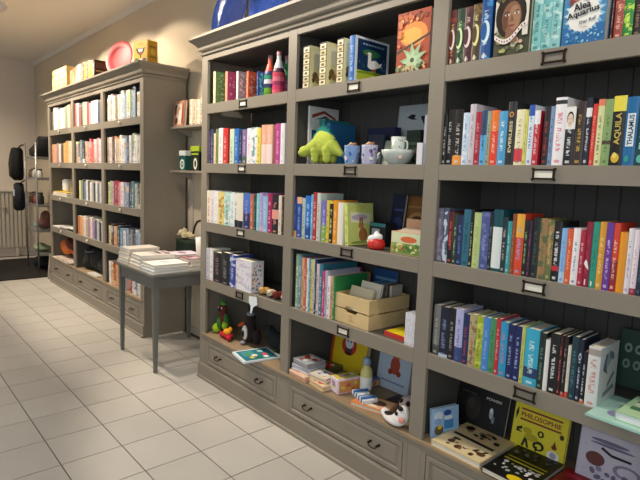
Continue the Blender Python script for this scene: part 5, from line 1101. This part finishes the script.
e = empty('black_bag', 'large black cloth bag filling the bottom middle of the far bookcase', 'bag', None, (bxm, FY+.03, z+.002))
blob('body', [((.20, .10, .14), (.18, .085, .135)), ((.42, .12, .15), (.22, .10, .145)), ((.66, .12, .10), (.20, .10, .095)), ((.14, .08, .08), (.12, .07, .075))], pm('15191a', .85, noise=.3, scale=12), e, .014)
bm = bmesh.new(); tube(bm, [(.2, .02, .24), (.3, -.002, .22), (.42, -.0, .235), (.5, .02, .26)], .008, 8); mesh_obj('strap', bm, pm('2c3c40', .7), e)
flat_book(bxm+.42, FY-.005, z, .3, .08, .014, 'ccc8be', 'pale leaflet stack before the black bag')
# leaning light board at the left end
bm = bmesh.new(); prism(bm, [(0, 0), (.03, 0), (.16, .36), (.13, .36)], 0, .2, 'y')
tag(mesh_obj('leaning_board', bm, pm('c0b8a8', .7), None, (FX-.17, FY-.01, .001)), 'pale board leaning against the left end of the far bookcase', 'board')

# rack
STL = pm('9c9c98', .35, .6)
rx0, rx1, ry0, ry1 = -5.36, -4.74, .03, .36
rk = empty('metal_rack', 'grey metal shelf rack holding bags beyond the far bookcase', 'rack', None, (0, 0, 0))
for xx in (rx0, rx1):
    for yy in (ry0, ry1):
        bm = bmesh.new(); tube(bm, [(xx, yy, .012), (xx, yy, 1.86)], .012, 10); mesh_obj('post', bm, STL, rk, None, None, True)
lev = [1.66, 1.36, .98, .62, .28]
for zz in lev:
    bm = bmesh.new(); box(bm, rx0, rx1, ry0, ry0+.014, zz-.03, zz); box(bm, rx0, rx1, ry1-.014, ry1, zz-.03, zz)
    box(bm, rx0, rx0+.014, ry0+.014, ry1-.014, zz-.03, zz); box(bm, rx1-.014, rx1, ry0+.014, ry1-.014, zz-.03, zz); box(bm, rx0+.0145, rx1-.0145, ry0+.0145, ry1-.0145, zz-.008, zz-.002)
    mesh_obj('rack_shelf', bm, STL, rk)
def softbag(label, loc, bl, col, cat='bag', name='bag', vox=.014, strap=None):
    e = empty(name, label, cat, None, loc); blob('body', bl, pm(col, .85, noise=.25, scale=15), e, vox)
    if strap:
        bm = bmesh.new(); tube(bm, strap, .010, 8); mesh_obj('strap', bm, pm('181818', .8), e)
    return e
def slab_bag(name, cat, label, loc, pts, y0, y1, col, strap=None):
    e = empty(name, label, cat, None, loc); bm = bmesh.new(); prism(bm, pts, y0, y1, 'y')
    bmesh.ops.bevel(bm, geom=list(bm.edges), offset=.018, segments=2, affect='EDGES'); mesh_obj('body', bm, pm(col, .85, noise=.3, scale=12), e, None, None, True)
    if strap: bm = bmesh.new(); tube(bm, strap, .010, 8); mesh_obj('strap', bm, pm('181818', .8), e)
    return e
slab_bag('bag', 'bag', 'black wide bag lying on the top level of the rack', (-5.2, .2, 1.662), [(-.14, 0), (.36, 0), (.42, .22), (.36, .30), (.22, .17), (-.18, .12)], -.12, .08, '17151a')
slab_bag('jacket', 'jacket', 'black jacket hanging from the left end of the rack', (-5.62, -.02, 1.33), [(-.16, .02), (.12, -.03), (.17, .06), (.15, .42), (.06, .47), (0, .44), (-.10, .36), (-.20, .22)], -.09, .05, '121214', [(.04, 0, .45), (.12, .03, .50), (.25, .05, .50)])
e = slab_bag('bag', 'bag', 'dark shoulder bag with a white tag hanging below the jacket', (-5.56, -.02, .87), [(-.13, .02), (.02, -.03), (.13, .03), (.12, .22), (.06, .40), (-.03, .40), (-.09, .24)], -.07, .05, '24262c', [(0, 0, .38), (.10, .03, .42), (.19, .05, .45)])
bx('white_tag', (-.045, .05, -.077, -.0705, .20, .30), pm('c8ccd4', .6), e)
items_c = [('cup', '4c5c50'), ('jar', '8c5c48'), ('jar', 'b8b8b0'), ('cup', '3c3c44'), ('jar', 'd8d8d4')]
def small_lathe(name, label, cat, loc, col, h, r):
    e = empty(name, label, cat, None, loc)
    bm = bmesh.new(); lathe(bm, [(0, 0), (r*.85, 0), (r, .01), (r, h*.7), (r*.7, h*.85), (r*.7, h), (0, h)], 14); mesh_obj('body', bm, pm(col, .5), e, None, None, True)
    bm = bmesh.new(); lathe(bm, [(0, h+.0005), (r*.75, h+.0005), (r*.75, h+.02), (0, h+.022)], 14); mesh_obj('lid', bm, pm('3c3834', .5), e, None, None, True)
LN = ['leftmost', 'second', 'third', 'fourth', 'rightmost']
for k, (nm, c) in enumerate(items_c): small_lathe(nm, '%s small container on the second level of the rack' % LN[k], nm, (-5.42+.12*k, .12, 1.361), c, .09+.015*(k % 3), .04)
for k, c in enumerate(['6c4c3c', '403028', '8c4c48', '2c2c30']): small_lathe('jar', '%s dark jar on the third level of the rack' % LN[k], 'jar', (-5.40+.15*k, .12, .981), c, .13+.02*(k % 2), .05)
softbag('brown folded bag on the fourth level of the rack', (-4.93, .17, .624), [((0, 0, .08), (.11, .12, .08)), ((.03, 0, .17), (.07, .07, .1))], '6c4a44')
softbag('pale teal cloth draped over the fourth level of the rack', (-5.22, .17, .626), [((-.03, -.0, .03), (.12, .08, .03)), ((.04, .01, .045), (.08, .07, .045))], '7cb0b8', 'cloth', 'cloth')
softbag('pale green folded cloth on the lowest level of the rack', (-5.1, .17, .282), [((0, 0, .04), (.18, .13, .04)), ((-.06, -.02, .07), (.09, .09, .04))], '8c9878', 'cloth', 'cloth')
softbag('black bag standing on the mat beneath the rack', (-5.15, .19, .014), [((0, 0, .09), (.26, .14, .09)), ((.1, 0, .14), (.12, .1, .06))], '101214')
# mat
tag(bx('floor_mat', (-6.2, -4.42, -3.4, .42, .0006, .012), pm('1c1817', .95, noise=.3, scale=60, bump=.4)), 'dark brown entrance mat on the tiles beyond the bookcase', 'mat')
# radiator
rad = empty('radiator', 'cream ribbed panel radiator on the end wall', 'radiator', None, (-6.59, -2.2, .14))
RM = pm('c8bfae', .45)
bx('back_panel', (0.0, .03, 0, 2.52, 0, .95), RM, rad)
first = None
for k in range(42):
    y = .01+k*.06
    if first is None:
        bm = bmesh.new(); prism(bm, [(.0305, 0), (.0305, .05), (.055, .042), (.055, .008)], .02, .93, 'z'); first = mesh_obj('rib', bm, RM, rad, (0, y, 0))
    else: share('rib', first, rad, (0, y, 0))
bx('top_grille', (0, .07, 0, 2.52, .9505, .965), RM, rad)
bm = bmesh.new(); tube(bm, [(.056, 2.14, .70), (.10, 2.14, .70)], [.03, .026], 14); mesh_obj('thermostat_knob', bm, pm('b8b0a4', .4), rad)
for yy in (.2, 2.3): bx('foot', (0, .06, yy, yy+.05, -.14, -.0005), RM, rad)
# track light on the ceiling
tr = empty('track_light', 'white ceiling track light with spot heads at the top left', 'lamp', None, (0, 0, 0))
bx('track', (-4.6, 3.3, LY-.018, LY+.018, 3.222, 3.2495), pm('e8e4dc', .4), tr)
HM = pm('e8e4dc', .4); LENS = pm('ffe8c0', .4, emit=12)
for (l, t, p, c) in SPOTS:
    d = (Vector(t)-Vector(l)).normalized(); bm = bmesh.new()
    lathe(bm, [(0, -.01), (.03, -.01), (.045, .0), (.045, .11), (.04, .11), (.04, .012), (0, .008)], 20)
    q = d.to_track_quat('Z', 'Y'); hd = mesh_obj('spot_head', bm, HM, tr, Vector(l)-d*.115, q.to_euler(), True)
    bm = bmesh.new(); tube(bm, [Vector(l)-d*.1, (l[0], LY, 3.2), (l[0], LY, 3.2495)], .008, 8); mesh_obj('stem', bm, HM, tr)
    bm = bmesh.new(); lathe(bm, [(0, .02), (.038, .02)], 20); mesh_obj('lamp_face', bm, LENS, tr, Vector(l)-d*.105, q.to_euler())

# ================================================================ GROUPS (things that come in sets)
import re
def group_of(l, c):
    m = re.search(r'(top|second|third|fourth|bottom) shelf, (left|middle|right) column, (near|far) bookcase', l)
    if m and c in ('book', 'picture book', 'notebook'): return 'books on the %s shelf, %s column, %s bookcase' % m.groups()
    for pat, g in (('on top of the far bookcase', 'books on top of the far bookcase'), ('table stack', 'books stacked on the grey table'), ('cream book on the upper wall shelf', 'cream books on the upper wall shelf'),
                   ('beside the yellow box', 'small white volumes beside the crate'), ('standing in the crate', 'picture books in the pine crate'), ('finger puppet', 'finger puppets in the toy pile'),
                   ('banded bottle', 'banded bottles on the top shelf'), ('glazed platter', 'blue platters on the near bookcase'), ('lower wall shelf', 'boxes on the lower wall shelf'), ('cloth book', 'soft cloth books on the base shelf'),
                   ('small container on the second', 'containers on the second rack level'), ('dark jar on the third', 'jars on the third rack level'), ('collage-spined', 'collage-spined volumes'), ('patterned notebook|patterned notebook', 'patterned notebooks on the top shelf'),
                   ('patterned cup', 'patterned cups on the second shelf'), ('pale magazine', 'magazines in the far bookcase'), ('pale paper pad', 'paper pads in the far bookcase')):
        if re.search(pat, l): return g
for o in [o for o in COL.objects if o.parent is None and o.get('label')]:
    g = group_of(o['label'], o.get('category', ''))
    if g and not o.get('group') and o.get('kind') != 'stuff': o['group'] = g
